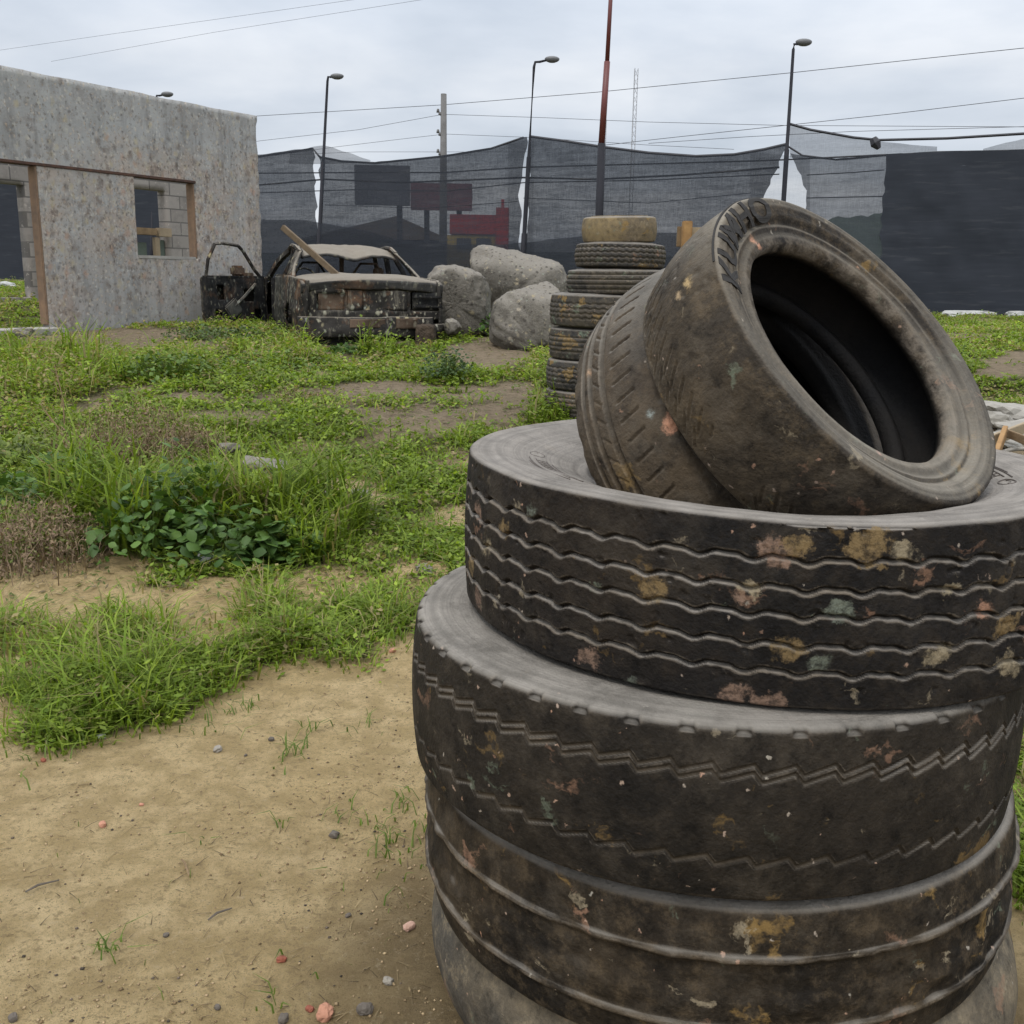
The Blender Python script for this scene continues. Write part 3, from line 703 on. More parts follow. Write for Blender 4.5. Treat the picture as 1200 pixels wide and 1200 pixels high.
    def on(o, lst):
        bpy.context.view_layer.update(); bv = bvh_of(o); inv = o.matrix_world.inverted(); out = []
        for px, py, r, c in lst:
            h = bv.ray_cast(CAM, ray(px, py).normalized())
            if h[0]: out.append((inv @ h[0], r, c))
        return out
    sp = on(T1, [(912, 646, .022, pnk), (935, 640, .020, och), (1020, 640, .030, och), (1060, 650, .02, tan_), (985, 716, .020, grn), (1155, 712, .014, sal), (1180, 735, .025, och), (880, 690, .016, tan_), (870, 700, .012, pnk), (925, 760, .018, och), (1100, 768, .018, tan_), (1180, 780, .026, tan_), (690, 770, .022, pnk),
                 (900, 822, .024, pnk), (860, 815, .018, pnk), (1000, 836, .016, tan_), (622, 600, .010, grn), (590, 618, .016, och), (560, 700, .02, pnk), (575, 640, .018, tan_), (770, 700, .012, tan_), (770, 690, .022, och), (740, 800, .012, grn), (960, 775, .014, grn), (560, 600, .02, pnk), (552, 660, .02, och), (1110, 690, .012, tan_)])
    m1 = tyre_mat('grooved_black_rubber', (.0070, .0064, .0062), (.026, .019, .0125), seed=1.37, brownf=.45, ochre=.35, pink=.3, green=.35, dustc=(.265, .240, .210), speck=.8, filma=.05, ruba=.2, grime=.3, splats=sp)
    T1.data.materials.append(m1)
    tag(T1, 'black truck tyre with five wavy grooves, topmost of the near stack', 'tyre', 'truck tyres of the near stack')
    # raised marks on the upper sidewall: ribs, an oval logo and a run of lettering
    mk = NT('dark_sidewall_mark'); mk = mk.done(mk.pbr((.075, .062, .052), .8, None, .3))
    M1 = T1.matrix_world
    prof = tyre_profile(.525, .268, .30, .004, .040, .006, .010, 118, .93)[:20]
    def ztop(r): return float(np.interp(r, prof[:, 0], prof[:, 1]))
    def arc(r, a0, a1, n=24, rad_=.0013):
        bm_tube(bm, [(r * cos(a), r * sin(a), ztop(r) + .0008 + .010 * 0) for a in np.linspace(a0, a1, n)], rad_, 5)
    wobz = lambda a: 0
    sp = .4
    for base in (rad(183) - sp, rad(-12) - sp, rad(90) - sp):
        bm = bmesh.new()
        for k, (r, a, b) in enumerate(((.415, 0, .50), (.404, .02, .46), (.395, .05, .52), (.386, .03, .44), (.377, .06, .40), (.419, .1, .3))):
            arc(r, base + a, base + b)
        for q in range(9):                           # short cross strokes of the lettering
            a = base + .05 + q * .042; 
            bm_tube(bm, [(rr * cos(a + (rr - .39) * .6), rr * sin(a + (rr - .39) * .6), ztop(rr) + .0008) for rr in (.384, .393, .402)], .0012, 5)
        ac = base - .10; rc = .40
        bm_tube(bm, [((rc + .013 * sin(u)) * cos(ac + .055 * cos(u)), (rc + .013 * sin(u)) * sin(ac + .055 * cos(u)), ztop(rc + .013 * sin(u)) + .0008) for u in np.linspace(0, 2 * pi, 26)], .0015, 5)
        bm_tube(bm, [((rc + .006 * sin(u * 3)) * cos(ac + .035 * (u - .5) * 2), (rc + .006 * sin(u * 3)) * sin(ac + .035 * (u - .5) * 2), ztop(rc) + .001) for u in np.linspace(0, 1, 10)], .0014, 5)
        from_bm('sidewall_lettering', bm, mk, T1)
    return T1, z1
T1, ZT1 = big_tyres()

def cam_vec(nx, ny, nz): return (RT * nx + UP * ny - FW * nz).normalized()

def top_tyres():
    res = []
    # ---- wide tyre leaning, opening towards us
    nA = cam_vec(.522, .503, .69); cA = at_D(963, 439, 1.685)
    def dA(T, r, z, tr):
        n = wob(T, 120, 5)
        sip = np.zeros_like(T)
        for k in range(2):
            ph = ((T + z * (3.2 if k == 0 else 2.2)) * 70 / (2 * pi)) % 1.0
            sip = sip + line(ph - .5, .11) * sstep(.010, .016, np.abs(z + (.078 if k == 0 else .045)) * -1 + .032)
        dents = -np.clip(fbm(T * 12, z * 40, 97, 3) - .60, 0, 1) * .006
        ring = 1.0 * ((tr < .5) & (z > .05) & (r > .250) & (r < .262))
        return tr * (-.0028 * sip * (wob(T, 31, 4) > -.12) + dents) + wob(T, 130, 2) * .006 * (r > .24), -.005 * ring + (tr < .5) * (z > .05) * (r < .27) * wob(T, 12, 2) * .004, tr * 0 * sip
    MA = Matrix.Translation(cA) @ look_rot(nA, UP).to_4x4()
    inv = MA.inverted()
    RA, WA, rA = .312, .185, .212
    prof = tyre_profile(RA, WA, rA, .003, .016, .012, .009, 80, .90)
    o = make_tyre('car_tyre', prof, 900, dA, None, MA, 1.0)
    bv = bvh_of(o); sp = []
    salmon = (.52, .27, .17); orange = (.50, .30, .13)
    for (px, py, r, c) in ((902, 352, .006, salmon), (897, 360, .007, orange), (907, 361, .005, salmon), (882, 282, .006, salmon), (890, 289, .005, salmon), (1030, 531, .004, (.5, .3, .24)), (806, 330, .010, (.36, .26, .13)), (795, 345, .008, (.30, .22, .13)),
                           (905, 350, .004, salmon), (893, 350, .004, salmon)):
        h = bv.ray_cast(CAM, ray(px, py).normalized())
        if h[0]: sp.append((inv @ h[0], r, c))
    mA = tyre_mat('smooth_worn_rubber', (.015, .0132, .0115), (.062, .047, .030), seed=6.2, brownf=.85, ochre=.5, pink=.4, green=.4, dustc=(.23, .205, .165), ruba=.65, grime=.8, filma=.10, dust=.9, splats=sp, speck=.7)
    o.data.materials.append(mA)
    tag(o, 'wide bald car tyre leaning on its side with its round opening facing the camera', 'tyre', 'car tyres on the near stack')
    # raised lettering on the shoulder of the sidewall
    lm = NT('black_raised_lettering'); lm = lm.done(lm.pbr((.026, .024, .022), .8, None, .2))
    lz = lambda r: float(np.interp(r, prof[:22, 0], prof[:22, 1]))
    ca = inv @ bv.ray_cast(CAM, ray(880, 300).normalized())[0]
    a0 = atan2(ca.y, ca.x)
    cu = bpy.data.curves.new('sidewall_lettering', 'FONT'); cu.body = 'KUMHO'; cu.size = .064; cu.extrude = .0007; cu.offset = .0018; cu.align_x = 'CENTER'; cu.space_character = 1.05
    tmp = bpy.data.objects.new('tmp', cu); COL.objects.link(tmp); bpy.context.view_layer.update()
    me = bpy.data.meshes.new_from_object(tmp.evaluated_get(bpy.context.evaluated_depsgraph_get())); COL.objects.unlink(tmp); bpy.data.objects.remove(tmp)
    bm = bmesh.new(); bm.from_mesh(me); bmesh.ops.subdivide_edges(bm, edges=bm.edges[:], cuts=2)
    for v in bm.verts:
        r = RA - .058 + v.co.y * .95; a = a0 - v.co.x * 1.25 / (RA - .04); dz = v.co.z
        v.co = (r * cos(a), r * sin(a), lz(r) + .0012 + dz)
    from_bm('sidewall_lettering', bm, lm, o)
    bm = bmesh.new()
    bm_tube(bm, [((RA - .012) * cos(a), (RA - .012) * sin(a), lz(RA - .012) + .0005) for a in np.linspace(a0 - .55, a0 + .40, 30)], .0026, 6)
    from_bm('sidewall_line', bm, lm, o)
    # ---- narrower tyre behind it
    nB = cam_vec(.61, .38, .69); cB = at_D(872, 515, 1.87)
    def dB(T, r, z, tr):
        gg = 0
        for z0, w, dp in ((-.062, .004, 1.), (-.040, .0045, 1.2), (-.008, .005, 1.4)):
            gg = gg + line(z - z0, w) * dp
        ph = ((T + z * .7) * 62 / (2 * pi)) % 1.0
        sip = line(ph - .5, .07) * sstep(.022, .016, np.abs(z - .034))
        ph2 = ((T - z * 3) * 62 / (2 * pi)) % 1.0
        sip2 = line(ph2 - .5, .06) * sstep(.012, .008, np.abs(z + .026)) * .6
        sh = (tr < .5) & (r > .30) & (np.abs(z) > .06) & (np.abs(z) < .1)
        ph3 = (T * 31 / (2 * pi)) % 1.0
        return -tr * (.0085 * gg + .0045 * sip + .004 * sip2) + wob(T, 140, 2) * .008 - .003 * sh * line(ph3 - .5, .2), 0 * r, tr * .12 * gg
    MB = Matrix.Translation(cB) @ look_rot(nB, UP).to_4x4(); inv = MB.inverted()
    o2 = make_tyre('car_tyre', tyre_profile(.343, .205, .215, .012, .01, .014, .016, 84, .84), 900, dB, None, MB, -1.0)
    bv = bvh_of(o2); sp = []
    for (px, py, r, c) in ((784, 493, .010, salmon), (788, 499, .009, salmon), (782, 503, .007, salmon), (762, 485, .006, (.25, .28, .26)), (768, 392, .009, (.20, .19, .15)), (690, 437, .006, (.33, .22, .14)), (758, 360, .010, (.13, .125, .08))):
        h = bv.ray_cast(CAM, ray(px, py).normalized())
        if h[0]: sp.append((inv @ h[0], r, c))
    mB = tyre_mat('ribbed_brown_rubber', (.020, .0165, .0135), (.075, .055, .034), seed=8.4, brownf=.8, ochre=.25, pink=.2, green=.35, dustc=(.19, .175, .15), dust=.9, splats=sp, speck=.5)
    o2.data.materials.append(mB)
    tag(o2, 'ribbed brown car tyre wedged upright in the top truck tyre behind the bald one', 'tyre', 'car tyres on the near stack')
top_tyres()

# ------------------------------------------------------------------ far stack of seven tyres
def far_stack():
    Y = 7.6
    rows = [(726, 268, 84, 'topmost of the far stack, coated in ochre dust', .9), (726.5, 300, 103, 'second from the top of the far stack', .3), (723, 330, 116, 'third from the top of the far stack, dusty grey', .35), (709, 363, 126, 'fourth from the top of the far stack, flecked with pale paint', .2),
            (703, 402, 118, 'third from the bottom of the far stack', .2), (704, 440, 128, 'second from the bottom of the far stack, blackest with crossed tread marks', .1), (705, 472, 134, 'bottom tyre of the far stack, standing in the grass', .2)]
    tops = [251, 284.5, 315, 344, 384, 422, 458]; bots = [285, 315, 345, 386, 424, 460, 492]
    for i, (cx, cy, wpx, lab, oc) in enumerate(rows):
        c = at_Y(cx, (tops[i] + bots[i]) / 2, Y); R = wpx / 2 / 1200 * (Y + .05); 
        zt = at_Y(cx, tops[i] + 1, Y - R * .6).z; zb = at_Y(cx, bots[i] - 1, Y - R * .6).z
        Wd = max(.17, zt - zb)
        def d(T, r, z, tr, i=i):
            gg = 0
            for z0 in (-.05, -.017, .017, .05): gg = gg + line(z - z0 - .004 * np.sin(T * 40) * (i % 2), .006)
            lat = line(((T * 48 / (2 * pi) + z * (6 if i == 5 else 2)) % 1.0) - .5, .12) * (np.abs(z) > .03)
            return -tr * (.008 * gg + .004 * lat) * (0 if i == 0 else 1) + wob(T, 200 + i, 3) * .014, 0 * r, tr * .35 * gg
        m = tyre_mat('stacked_rubber', (.025, .024, .023) if i else (.09, .07, .045), (.08, .065, .045) if i else (.20, .15, .08), seed=20 + i * 1.9, brownf=.5 if i else 1.0, ochre=1.0, pink=.6, green=1.0, dust=.85)
        tl = [(2.0, -1.5), (-1, .5), (.5, -.8), (0, .6), (0, 0), (0, .5), (0, 0)][i]
        o = make_tyre('car_tyre', tyre_profile(R, Wd, R * .63, .012, .012, .012, .03, 30, .82), 260, d, m, flat_M(c.x, Y, (zt + zb) / 2, (rad(tl[0]), rad(tl[1])), i * 1.1))
        tag(o, 'worn car tyre, ' + lab, 'tyre', 'tyres of the far stack')
    NOGROW.append((at_Y(705, 470, Y).x, Y, .34))
far_stack()

# ------------------------------------------------------------------ ruined wall on the left
def ruin():
    A = at_Y(310, 380, 15.2); A.z = 0
    dirv = Vector((-.5, -.866, 0)).normalized()          # from the right end towards us and left
    Bp = A + dirv * 7.2; nrm = Vector((.866, -.5, 0))        # faces the yard
    back = np.array(-nrm) * .13
    def tz(px, py):
        h = hit_plane(px, py, A, Bp); return (h - A).dot(dirv), h.z
    t_end = 7.2
    ztop = (tz(60, 87)[1] + tz(290, 135)[1]) / 2
    zl = (tz(60, 195)[1] + tz(220, 213)[1]) / 2           # underside of the lintel
    zs = tz(225, 303)[1]; tw0 = tz(230, 260)[0]; tw1 = tz(159.5, 260)[0]; td = tz(51, 290)[0]
    zwt = tz(195, 214)[1]
    zb = min(g(A.x, A.y), g(Bp.x, Bp.y)) - .3
    root = empty('ruined_wall', A, 'grey cement wall covered in paint splats with a door gap and a square window hole', 'wall')
    o0 = np.array(A)
    ts = sorted(set(np.round(np.concatenate([np.linspace(0, t_end, 105), [tw0, tw1, td]]), 4)))
    zsn = sorted(set(np.round(np.concatenate([np.linspace(zb, ztop, 56), [zl, zs]]), 4)))
    dv = np.array(dirv)
    def fn(U, V):
        P = U[:, None] * dv[None, :] + np.stack([0 * U, 0 * U, V - A.z], 1)
        edge = (U < .03); 
        P += (np.where(edge, (vnoise(V * 9, V * 0, 3) - .3) * .05, 0))[:, None] * dv
        P[:, 2] += np.where(V > ztop - .01, (np.floor(vnoise(U * 2.4, U * 0, 6) * 4) / 4 - .5) * .016, 0)
        P += (fbm(U * 3, V * 3, 12, 3) - .5)[:, None] * .012 * np.array(nrm)
        return P
    def mask(cu, cv):
        win = (cu > tw0) & (cu < tw1) & (cv > zs) & (cv < zl); door = (cu > td) & (cu < td + 1.9) & (cv < zl)
        return ~(win | door)
    def hit(U, V):
        a = np.exp(-(np.hypot((U - (tw0 + tw1) / 2) / 1.2, (V - (zs + zl) / 2) / .8)) ** 2) * 1.1
        b = np.exp(-((U - td + .15) / .35) ** 2) * .6 * (V < zl); c = np.exp(-(U / .45) ** 2) * .6
        return np.clip(np.maximum(np.maximum(a, b), c) * (V < ztop - .5) + .12, 0, 1)
    shell('wall', ts, zsn, fn, back, M['wall'], root, mask, False, {'hit': hit})
    rotz = atan2(dirv.y, dirv.x)
    RM = Matrix.Rotation(rotz, 3, 'Z'); nl = np.array(nrm)
    def bx(name, t0, t1, z0, z1, d0, d1, mat):   # d = depth in front (+) of the wall face
        bm = bmesh.new(); c = dirv * ((t0 + t1) / 2) + nrm * ((d0 + d1) / 2) + Vector((0, 0, (z0 + z1) / 2 - A.z))
        bm_box(bm, c, (abs(t1 - t0), abs(d1 - d0), z1 - z0), RM, .006); return from_bm(name, bm, mat, root)
    bx('lintel_strip', tw0 - .02, t_end, zl - .012, zl + .022, -.127, .012, M['rust_strip'])
    zsill = tz(50, 386)[1]
    bx('door_reveal', td + .002, td + .028, zsill + .05, zl - .015, -.134, -.004, M['jamb'])
    bx('window_reveal', tw0 + .002, tw0 + .03, zs + .005, zl - .015, -.134, -.004, M['jamb'])
    bx('window_sill', tw0 + .035, tw1 - .003, zs - .02, zs + .022, -.12, .006, M['cement'])
    bx('door_sill', td - .05, t_end, zsill - .35, zsill + .02, -.16, .25, M['cement'])
    # --- the rear wall of bare blocks, three metres behind
    off = Vector((-2.9, 1.67, 0)); B0 = A + off + dirv * -2.0; B1 = B0 + dirv * 10.0
    def tz2(px, py):
        h = hit_plane(px, py, B0, B1); return (h - B0).dot(dirv), h.z
    r2 = empty('block_wall', Vector((B0.x, B0.y, 0)), 'bare concrete block wall behind the splattered wall, seen through its window', 'wall', rz=rotz)
    w0 = tz2(195, 260)[0]; w1 = tz2(155, 260)[0]; zt = tz2(175, 222)[1]; zb2 = tz2(180, 303)[1] - .1
    d0 = tz2(33, 280)[0]; zd = tz2(10, 215)[1]; zth = tz2(10, 349)[1]
    zg = min(g(B0.x, B0.y), g(B1.x, B1.y)) - .4; ztop2 = ztop - .05
    ts = sorted(set(np.round(np.concatenate([np.linspace(0, 10, 80), [w0, w1, d0]]), 4)))
    zz = sorted(set(np.round(np.concatenate([np.linspace(zg, ztop2, 30), [zt, zb2, zd, zth]]), 4)))
    fn2 = lambda U, V: np.stack([U, 0 * U, V], 1)
    mk2 = lambda cu, cv: ~(((cu > w0) & (cu < w1) & (cv > zb2) & (cv < zt)) | ((cu > d0) & (cu < d0 + 2.2) & (cv > zth) & (cv < zd)))
    shell('wall', ts, zz, fn2, (0, -.18, 0), M['block'], r2, mk2)
    # timber barricade in that opening
    bz = empty('timber_barricade', Vector((B0.x, B0.y, 0)), 'yellowish timber cross bar and post with green boards in the rear wall opening', 'barricade', rz=rotz)
    def b2(name, px0, px1, py0, py1, d0, d1, mat):
        a, z1 = tz2(px0, py0); b, z0 = tz2(px1, py1); bm = bmesh.new()
        bm_box(bm, ((a + b) / 2, (d0 + d1) / 2, (z0 + z1) / 2), (abs(a - b), abs(d1 - d0), abs(z1 - z0)), None, .006); return from_bm(name, bm, mat, bz)
    b2('cross_bar', 150, 180, 266, 276, .02, .10, M['wood']); b2('cross_bar', 181, 196, 267, 278, .02, .12, M['wood_pale'])
    b2('post', 177, 184, 278, 305, .02, .10, M['wood_pale'])
    gm = simple('greenish_board', (.13, .16, .13), (.09, .11, .09), 5)
    b2('board', 150, 176, 283, 306, -.10, -.06, gm); b2('board', 185, 197, 281, 306, -.10, -.06, gm)
    return A, dirv
WA, WD = ruin()

# ------------------------------------------------------------------ burnt car
def car():
    rear = ground_hit(440, 408); 
    base = Vector((at_Y(440, 400, 11.6).x, 11.6, 0)); base.z = at_Y(440, 404, 11.6).z - .20
    los = atan2(base.x, base.y); yaw = -los + rad(12.5)
    root = empty('burnt_car', base, 'burnt out saloon car wreck with its front door hanging open, beside the cement wall', 'car', rz=yaw)
    root.scale = (1, 1, .95)
    HW = .83
    def sx(z): return HW - .03 * np.clip((z - .55) / .45, 0, 1) ** 2 - .05 * np.clip((.45 - z) / .3, 0, 1)
    def jig(U, V, s, a=.02): return (fbm(U * 4 + s, V * 4, 300 + int(s), 3) - .5) * a
    def beltz(y): return np.interp(y, [0, .1, 1.0, 3.2, 3.5, 4.4], [.93, .955, .99, .96, .93, .82])
    def side(name, sgn, y0, y1, mat, arch, zlow=.24, lip=None):
        us = np.linspace(y0, y1, max(6, int((y1 - y0) / .03))); vs = np.linspace(0, 1, 26)
        def fn(U, V):
            z = zlow + (beltz(U) - zlow) * V
            taper = np.clip((.35 - U) / .35, 0, 1) ** 2 * .07 + np.clip((U - 3.6) / .8, 0, 1) ** 2 * .12
            crease = .012 * np.exp(-((z - .60) / .03) ** 2)
            return np.stack([sgn * (sx(z) - taper + crease + jig(U, z, 2 + sgn, .03)), U, z], 1)
        def mk(cu, cv):
            z = zlow + (beltz(cu) - zlow) * cv; k = np.ones(cu.shape, bool)
            for a in arch: k &= np.hypot(cu - a, (z - .33)) > .34
            return k
        return shell(name, us, vs, fn, (-sgn * .035, 0, 0), mat, root, mk, True)
    # body sides: the driver's doorway on the left stays open
    side('rear_wing', -1, .03, 1.38, M['burnt'], (.93,)); side('rear_door', -1, 1.40, 2.12, M['grey_panel'], (.93,)); side('front_wing', -1, 3.18, 4.3, M['burnt'], (3.55,))
    side('rear_wing', 1, .03, 1.38, M['burnt'], (.93,)); side('rear_door', 1, 1.40, 2.12, M['burnt'], (.93,)); side('front_door', 1, 2.14, 3.16, M['burnt'], ()); side('front_wing', 1, 3.18, 4.3, M['burnt'], (3.55,))
    # rear panel with its recesses
    xs = np.linspace(-.80, .80, 54); zs = np.linspace(.50, .90, 18)
    def recess(U, V):
        r = np.zeros_like(U)
        for (a, b, c, d, dep) in ((-.62, -.33, .60, .80, .05), (-.30, .38, .60, .84, .03), (.42, .78, .60, .83, .09)):
            r = np.maximum(r, dep * ((U > a) & (U < b) & (V > c) & (V < d)))
        return r
    fnr = lambda U, V: np.stack([U, .03 + recess(U, V) + .05 * (np.abs(U) / .8) ** 4 + jig(U, V, 6, .035), V], 1)
    shell('rear_panel', xs, zs, fnr, (0, .04, 0), M['burnt'], root, None, False)
    def pan(name, x0, x1, z0, z1, y, mat, a=.02, n=14):
        return shell(name, np.linspace(x0, x1, n), np.linspace(z0, z1, 8), lambda U, V: np.stack([U, y + jig(U, V, 9, a), V], 1), (0, .015, 0), mat, root)
    pan('tail_light_recess', -.617, -.333, .602, .798, .06, M['burnt_rust']); pan('plate_panel', -.125, .375, .605, .832, .05, M['burnt'], .05); pan('lock_panel', -.295, -.13, .605, .835, .04, M['burnt'], .05)
    lt = pan('tail_light', .44, .77, .62, .82, .055, M['burnt_dark'], .03)
    for k in (0, 2):
        pan('light_rib', .44, .78, .645 + .055 * k, .665 + .055 * k, .025, M['burnt_dark'], .02, 10)
    # bumper and lower apron
    def bump_fn(U, V): return np.stack([U, -.07 + .14 * (np.abs(U) / .84) ** 5 + .05 * (np.abs(V - .42) / .13) ** 2 * .5 + jig(U, V, 13, .07), V + jig(U, V, 17, .03)], 1)
    shell('bumper', np.linspace(-.84, .84, 60), np.linspace(.30, .535, 12), bump_fn, (0, .05, 0), M['burnt'], root, lambda a, b: ~((a > .66) & (b > .46)))
    pan('bumper_plate', -.30, .10, .41, .51, -.078, M['burnt_rust'], .05); pan('bumper_plate', .22, .46, .40, .52, -.080, M['burnt_rust'], .06)
    shell('apron', np.linspace(-.78, .78, 30), np.linspace(.18, .32, 6), lambda U, V: np.stack([U, .06 + jig(U, V, 23, .08), V + jig(U, V, 24, .05)], 1), (0, .02, 0), M['burnt_dark'], root)
    # boot lid
    ys = np.linspace(0, 1, 22); xs = np.linspace(-.80, .80, 44)
    def lid(U, V):   # V: 0 rear lower edge .. 1 front
        y = np.interp(V, [0, .2, .35, 1], [.02, .0, .07, .95]); z = np.interp(V, [0, .2, .35, 1], [.86, .945, .985, 1.03])
        return np.stack([U * np.interp(V, [0, .35, 1], [1, 1, .93]), y + .05 * (np.abs(U) / .8) ** 4 + jig(U, V, 31, .015), z - .05 * (np.abs(U) / .8) ** 4 + jig(U, V * 2, 33, .035)], 1)
    shell('boot_lid', xs, ys, lid, (0, .012, -.02), M['burnt_roof'], root, None, True)
    # roof, dented at its rear edge
    def roof(U, V):
        y = 1.38 + V * 1.15; wid = np.interp(V, [0, .5, 1], [.58, .61, .56])
        dent = -.06 * np.exp(-((U - .10) / .30) ** 2) * np.exp(-(V / .30) ** 2)
        return np.stack([U * wid, y, np.interp(V, [0, .25, .6, 1], [1.27, 1.35, 1.405, 1.37]) - .05 * np.abs(U) ** 4 + dent + jig(U * 2, V * 3, 41, .02)], 1)
    shell('roof', np.linspace(-1, 1, 40), np.linspace(0, 1, 20), roof, (0, 0, -.03), M['burnt_roof'], root, None, True)
    # pillars
    def pillar(name, p, q, wa, wb, mat=M['burnt']):
        bm = bmesh.new(); p = Vector(p); q = Vector(q); n = 7; rings = []
        ax = (q - p).normalized(); side_ = ax.cross(Vector((1, 0, 0))).normalized()
        for i in range(n):
            f = i / (n - 1); c = p.lerp(q, f) + Vector((0, 0, 1)) * .05 * sin(pi * f) * (1 if abs(p.y - q.y) > .3 else 0); w = wa + (wb - wa) * f
            rings.append([bm.verts.new(c + side_ * a * w / 2 + Vector((1, 0, 0)) * b * .028 + Vector((random.uniform(-1, 1), random.uniform(-1, 1), 0)) * .004) for a, b in ((-1, -1), (1, -1), (1, 1), (-1, 1))])
        for i in range(n - 1):
            for k in range(4): bm.faces.new((rings[i][k], rings[i][(k + 1) % 4], rings[i + 1][(k + 1) % 4], rings[i + 1][k]))
        bm.faces.new(rings[0]); bm.faces.new(rings[-1])
        return from_bm(name, bm, mat, root)
    for s in (-1, 1):
        wl = .42 if s < 0 else .30
        def rp_(U, V, s=s, wl=wl):   # U along the pillar's width (rear to front), V from belt to roof
            y = (.86 + U * wl) * (1 - V) + (1.42 + U * .24) * V + .05 * np.sin(pi * V) * (1 - U); z = .97 + (1.295 + .06 * U - .97) * V
            return np.stack([s * (.775 - .18 * V ** 1.3 + jig(y, z, 71 + s, .015)), y, z], 1)
        shell('rear_pillar', np.linspace(0, 1, 8), np.linspace(0, 1, 14), rp_, (-s * .04, 0, 0), M['burnt'], root, None, True)
        pillar('middle_pillar', (s * .78, 2.12, .30), (s * .575, 2.0, 1.36), .10, .08, M['burnt_dark'])
        pillar('windscreen_pillar', (s * .76, 3.22, .94), (s * .545, 2.50, 1.33), .08, .07)
        pillar('door_window_bar', (s * .775, 1.62, .96), (s * .585, 1.70, 1.33), .04, .04, M['burnt_dark'])
        bm = bmesh.new(); bm_tube(bm, [(s * .59, 1.44, 1.285), (s * .60, 1.75, 1.355), (s * .60, 2.05, 1.375), (s * .585, 2.35, 1.35), (s * .55, 2.54, 1.315)], .028, 6); from_bm('roof_rail', bm, M['burnt'], root)
        bm = bmesh.new(); bm_box(bm, (s * .78, 1.75, .975), (.05, .74, .05), None, .01); from_bm('door_sill_rail', bm, M['burnt'], root)
    bm = bmesh.new(); bm_box(bm, (-.79, 2.65, .27), (.10, 1.1, .12), None, .01); from_bm('door_step', bm, M['burnt_dark'], root)
    # bonnet, floor, bulkheads, dashboard, seat frames
    shell('bonnet', np.linspace(-.74, .74, 20), np.linspace(3.15, 4.3, 14), lambda U, V: np.stack([U, V, .95 - .11 * ((V - 3.15) / 1.15) ** 1.5 - .05 * (np.abs(U) / .74) ** 4 + jig(U, V, 51, .03)], 1), (0, 0, -.02), M['burnt'], root, None, True)
    bm = bmesh.new(); bm_box(bm, (0, 2.1, .26), (1.5, 3.9, .06)); from_bm('floor_pan', bm, M['burnt_dark'], root)
    shell('bulkhead', np.linspace(-.74, .74, 16), np.linspace(.28, .95, 8), lambda U, V: np.stack([U, 3.12 + jig(U, V, 53, .05), V], 1), (0, .05, 0), M['burnt_dark'], root)
    shell('front_panel', np.linspace(-.72, .72, 20), np.linspace(.3, .82, 8), lambda U, V: np.stack([U, 4.33 - .1 * (np.abs(U) / .72) ** 3 + jig(U, V, 54, .04), V], 1), (0, -.05, 0), M['burnt'], root)
    shell('rear_seat_back', np.linspace(-.66, .66, 20), np.linspace(.35, .96, 10), lambda U, V: np.stack([U, 1.05 + .25 * (.96 - V) + jig(U, V, 55, .05), V + jig(U, V, 56, .06)], 1), (0, .05, 0), M['burnt_dark'], root)
    for x in (-.38, .36):
        s = empty('seat_frame', (x, 2.25, .3)); s.parent = root
        bm = bmesh.new()
        bm_tube(bm, [(-.2, .0, .1), (-.19, -.2, .72), (-.1, -.25, .86), (.1, -.25, .86), (.19, -.2, .72), (.2, 0, .1)], .018, 6)
        for k in range(4): bm_tube(bm, [(-.19, -.06 - .04 * k, .25 + .13 * k), (.19, -.06 - .04 * k, .25 + .13 * k)], .010, 5)
        bm_box(bm, (0, .25, .16), (.44, .5, .07), None, .02); 
        ob = from_bm('seat_springs', bm, M['burnt_rust'] if x > 0 else M['burnt_dark'], s)
    bm = bmesh.new(); bm_box(bm, (.47, 1.9, 1.03), (.14, .03, .16), None, .02); from_bm('head_restraint', bm, M['burnt_rust'], root)
    bm = bmesh.new(); bm_tube(bm, [(.0, 2.02, .3), (.02, 2.0, 1.34)], .03, 6); from_bm('roll_post', bm, M['burnt_rust'], root)
    bm = bmesh.new(); bm_box(bm, (0, 2.98, .86), (1.4, .26, .18), None, .04); bm_tube(bm, [(-.36 + .17 * cos(a), 2.72, .92 + .17 * sin(a)) for a in np.linspace(0, 2 * pi, 20)], .014, 6); from_bm('dashboard', bm, M['burnt_dark'], root)
    # bare rims
    for (x, y) in ((-.70, .93), (.70, .93), (-.70, 3.55), (.70, 3.55)):
        w = empty('wheel', (x, y, .24)); w.parent = root
        bm = bmesh.new()
        ring = [(.10, -.05), (.18, -.04), (.19, .0), (.185, .02), (.20, .09), (.185, .09), (.16, .03), (.10, -.02)]
        ns = 24; rr = [[bm.verts.new((x / abs(x) * -b, a * cos(2 * pi * k / ns), a * sin(2 * pi * k / ns))) for a, b in ring] for k in range(ns)]
        for k in range(ns):
            for q in range(len(ring)): bm.faces.new((rr[k][q], rr[(k + 1) % ns][q], rr[(k + 1) % ns][(q + 1) % len(ring)], rr[k][(q + 1) % len(ring)]))
        from_bm('rim', bm, M['burnt_dark'], w)
        bm = bmesh.new(); bm_tube(bm, [(x / abs(x) * -.06, 0, 0), (x / abs(x) * .05, 0, 0)], [.11, .09], 16); from_bm('hub', bm, M['burnt_rust'], w)
    # open front door, hinged at the front of the doorway
    d = empty('front_door', (-.80, 3.16, 0)); d.parent = root; d.rotation_euler = (0, rad(-2), rad(-52))
    # door local: x = outward thickness (+x inside face), y from 0 (hinge) to -1.05
    def dface(U, V): return np.stack([0 * U + jig(U, V, 61, .03), -U, V], 1)
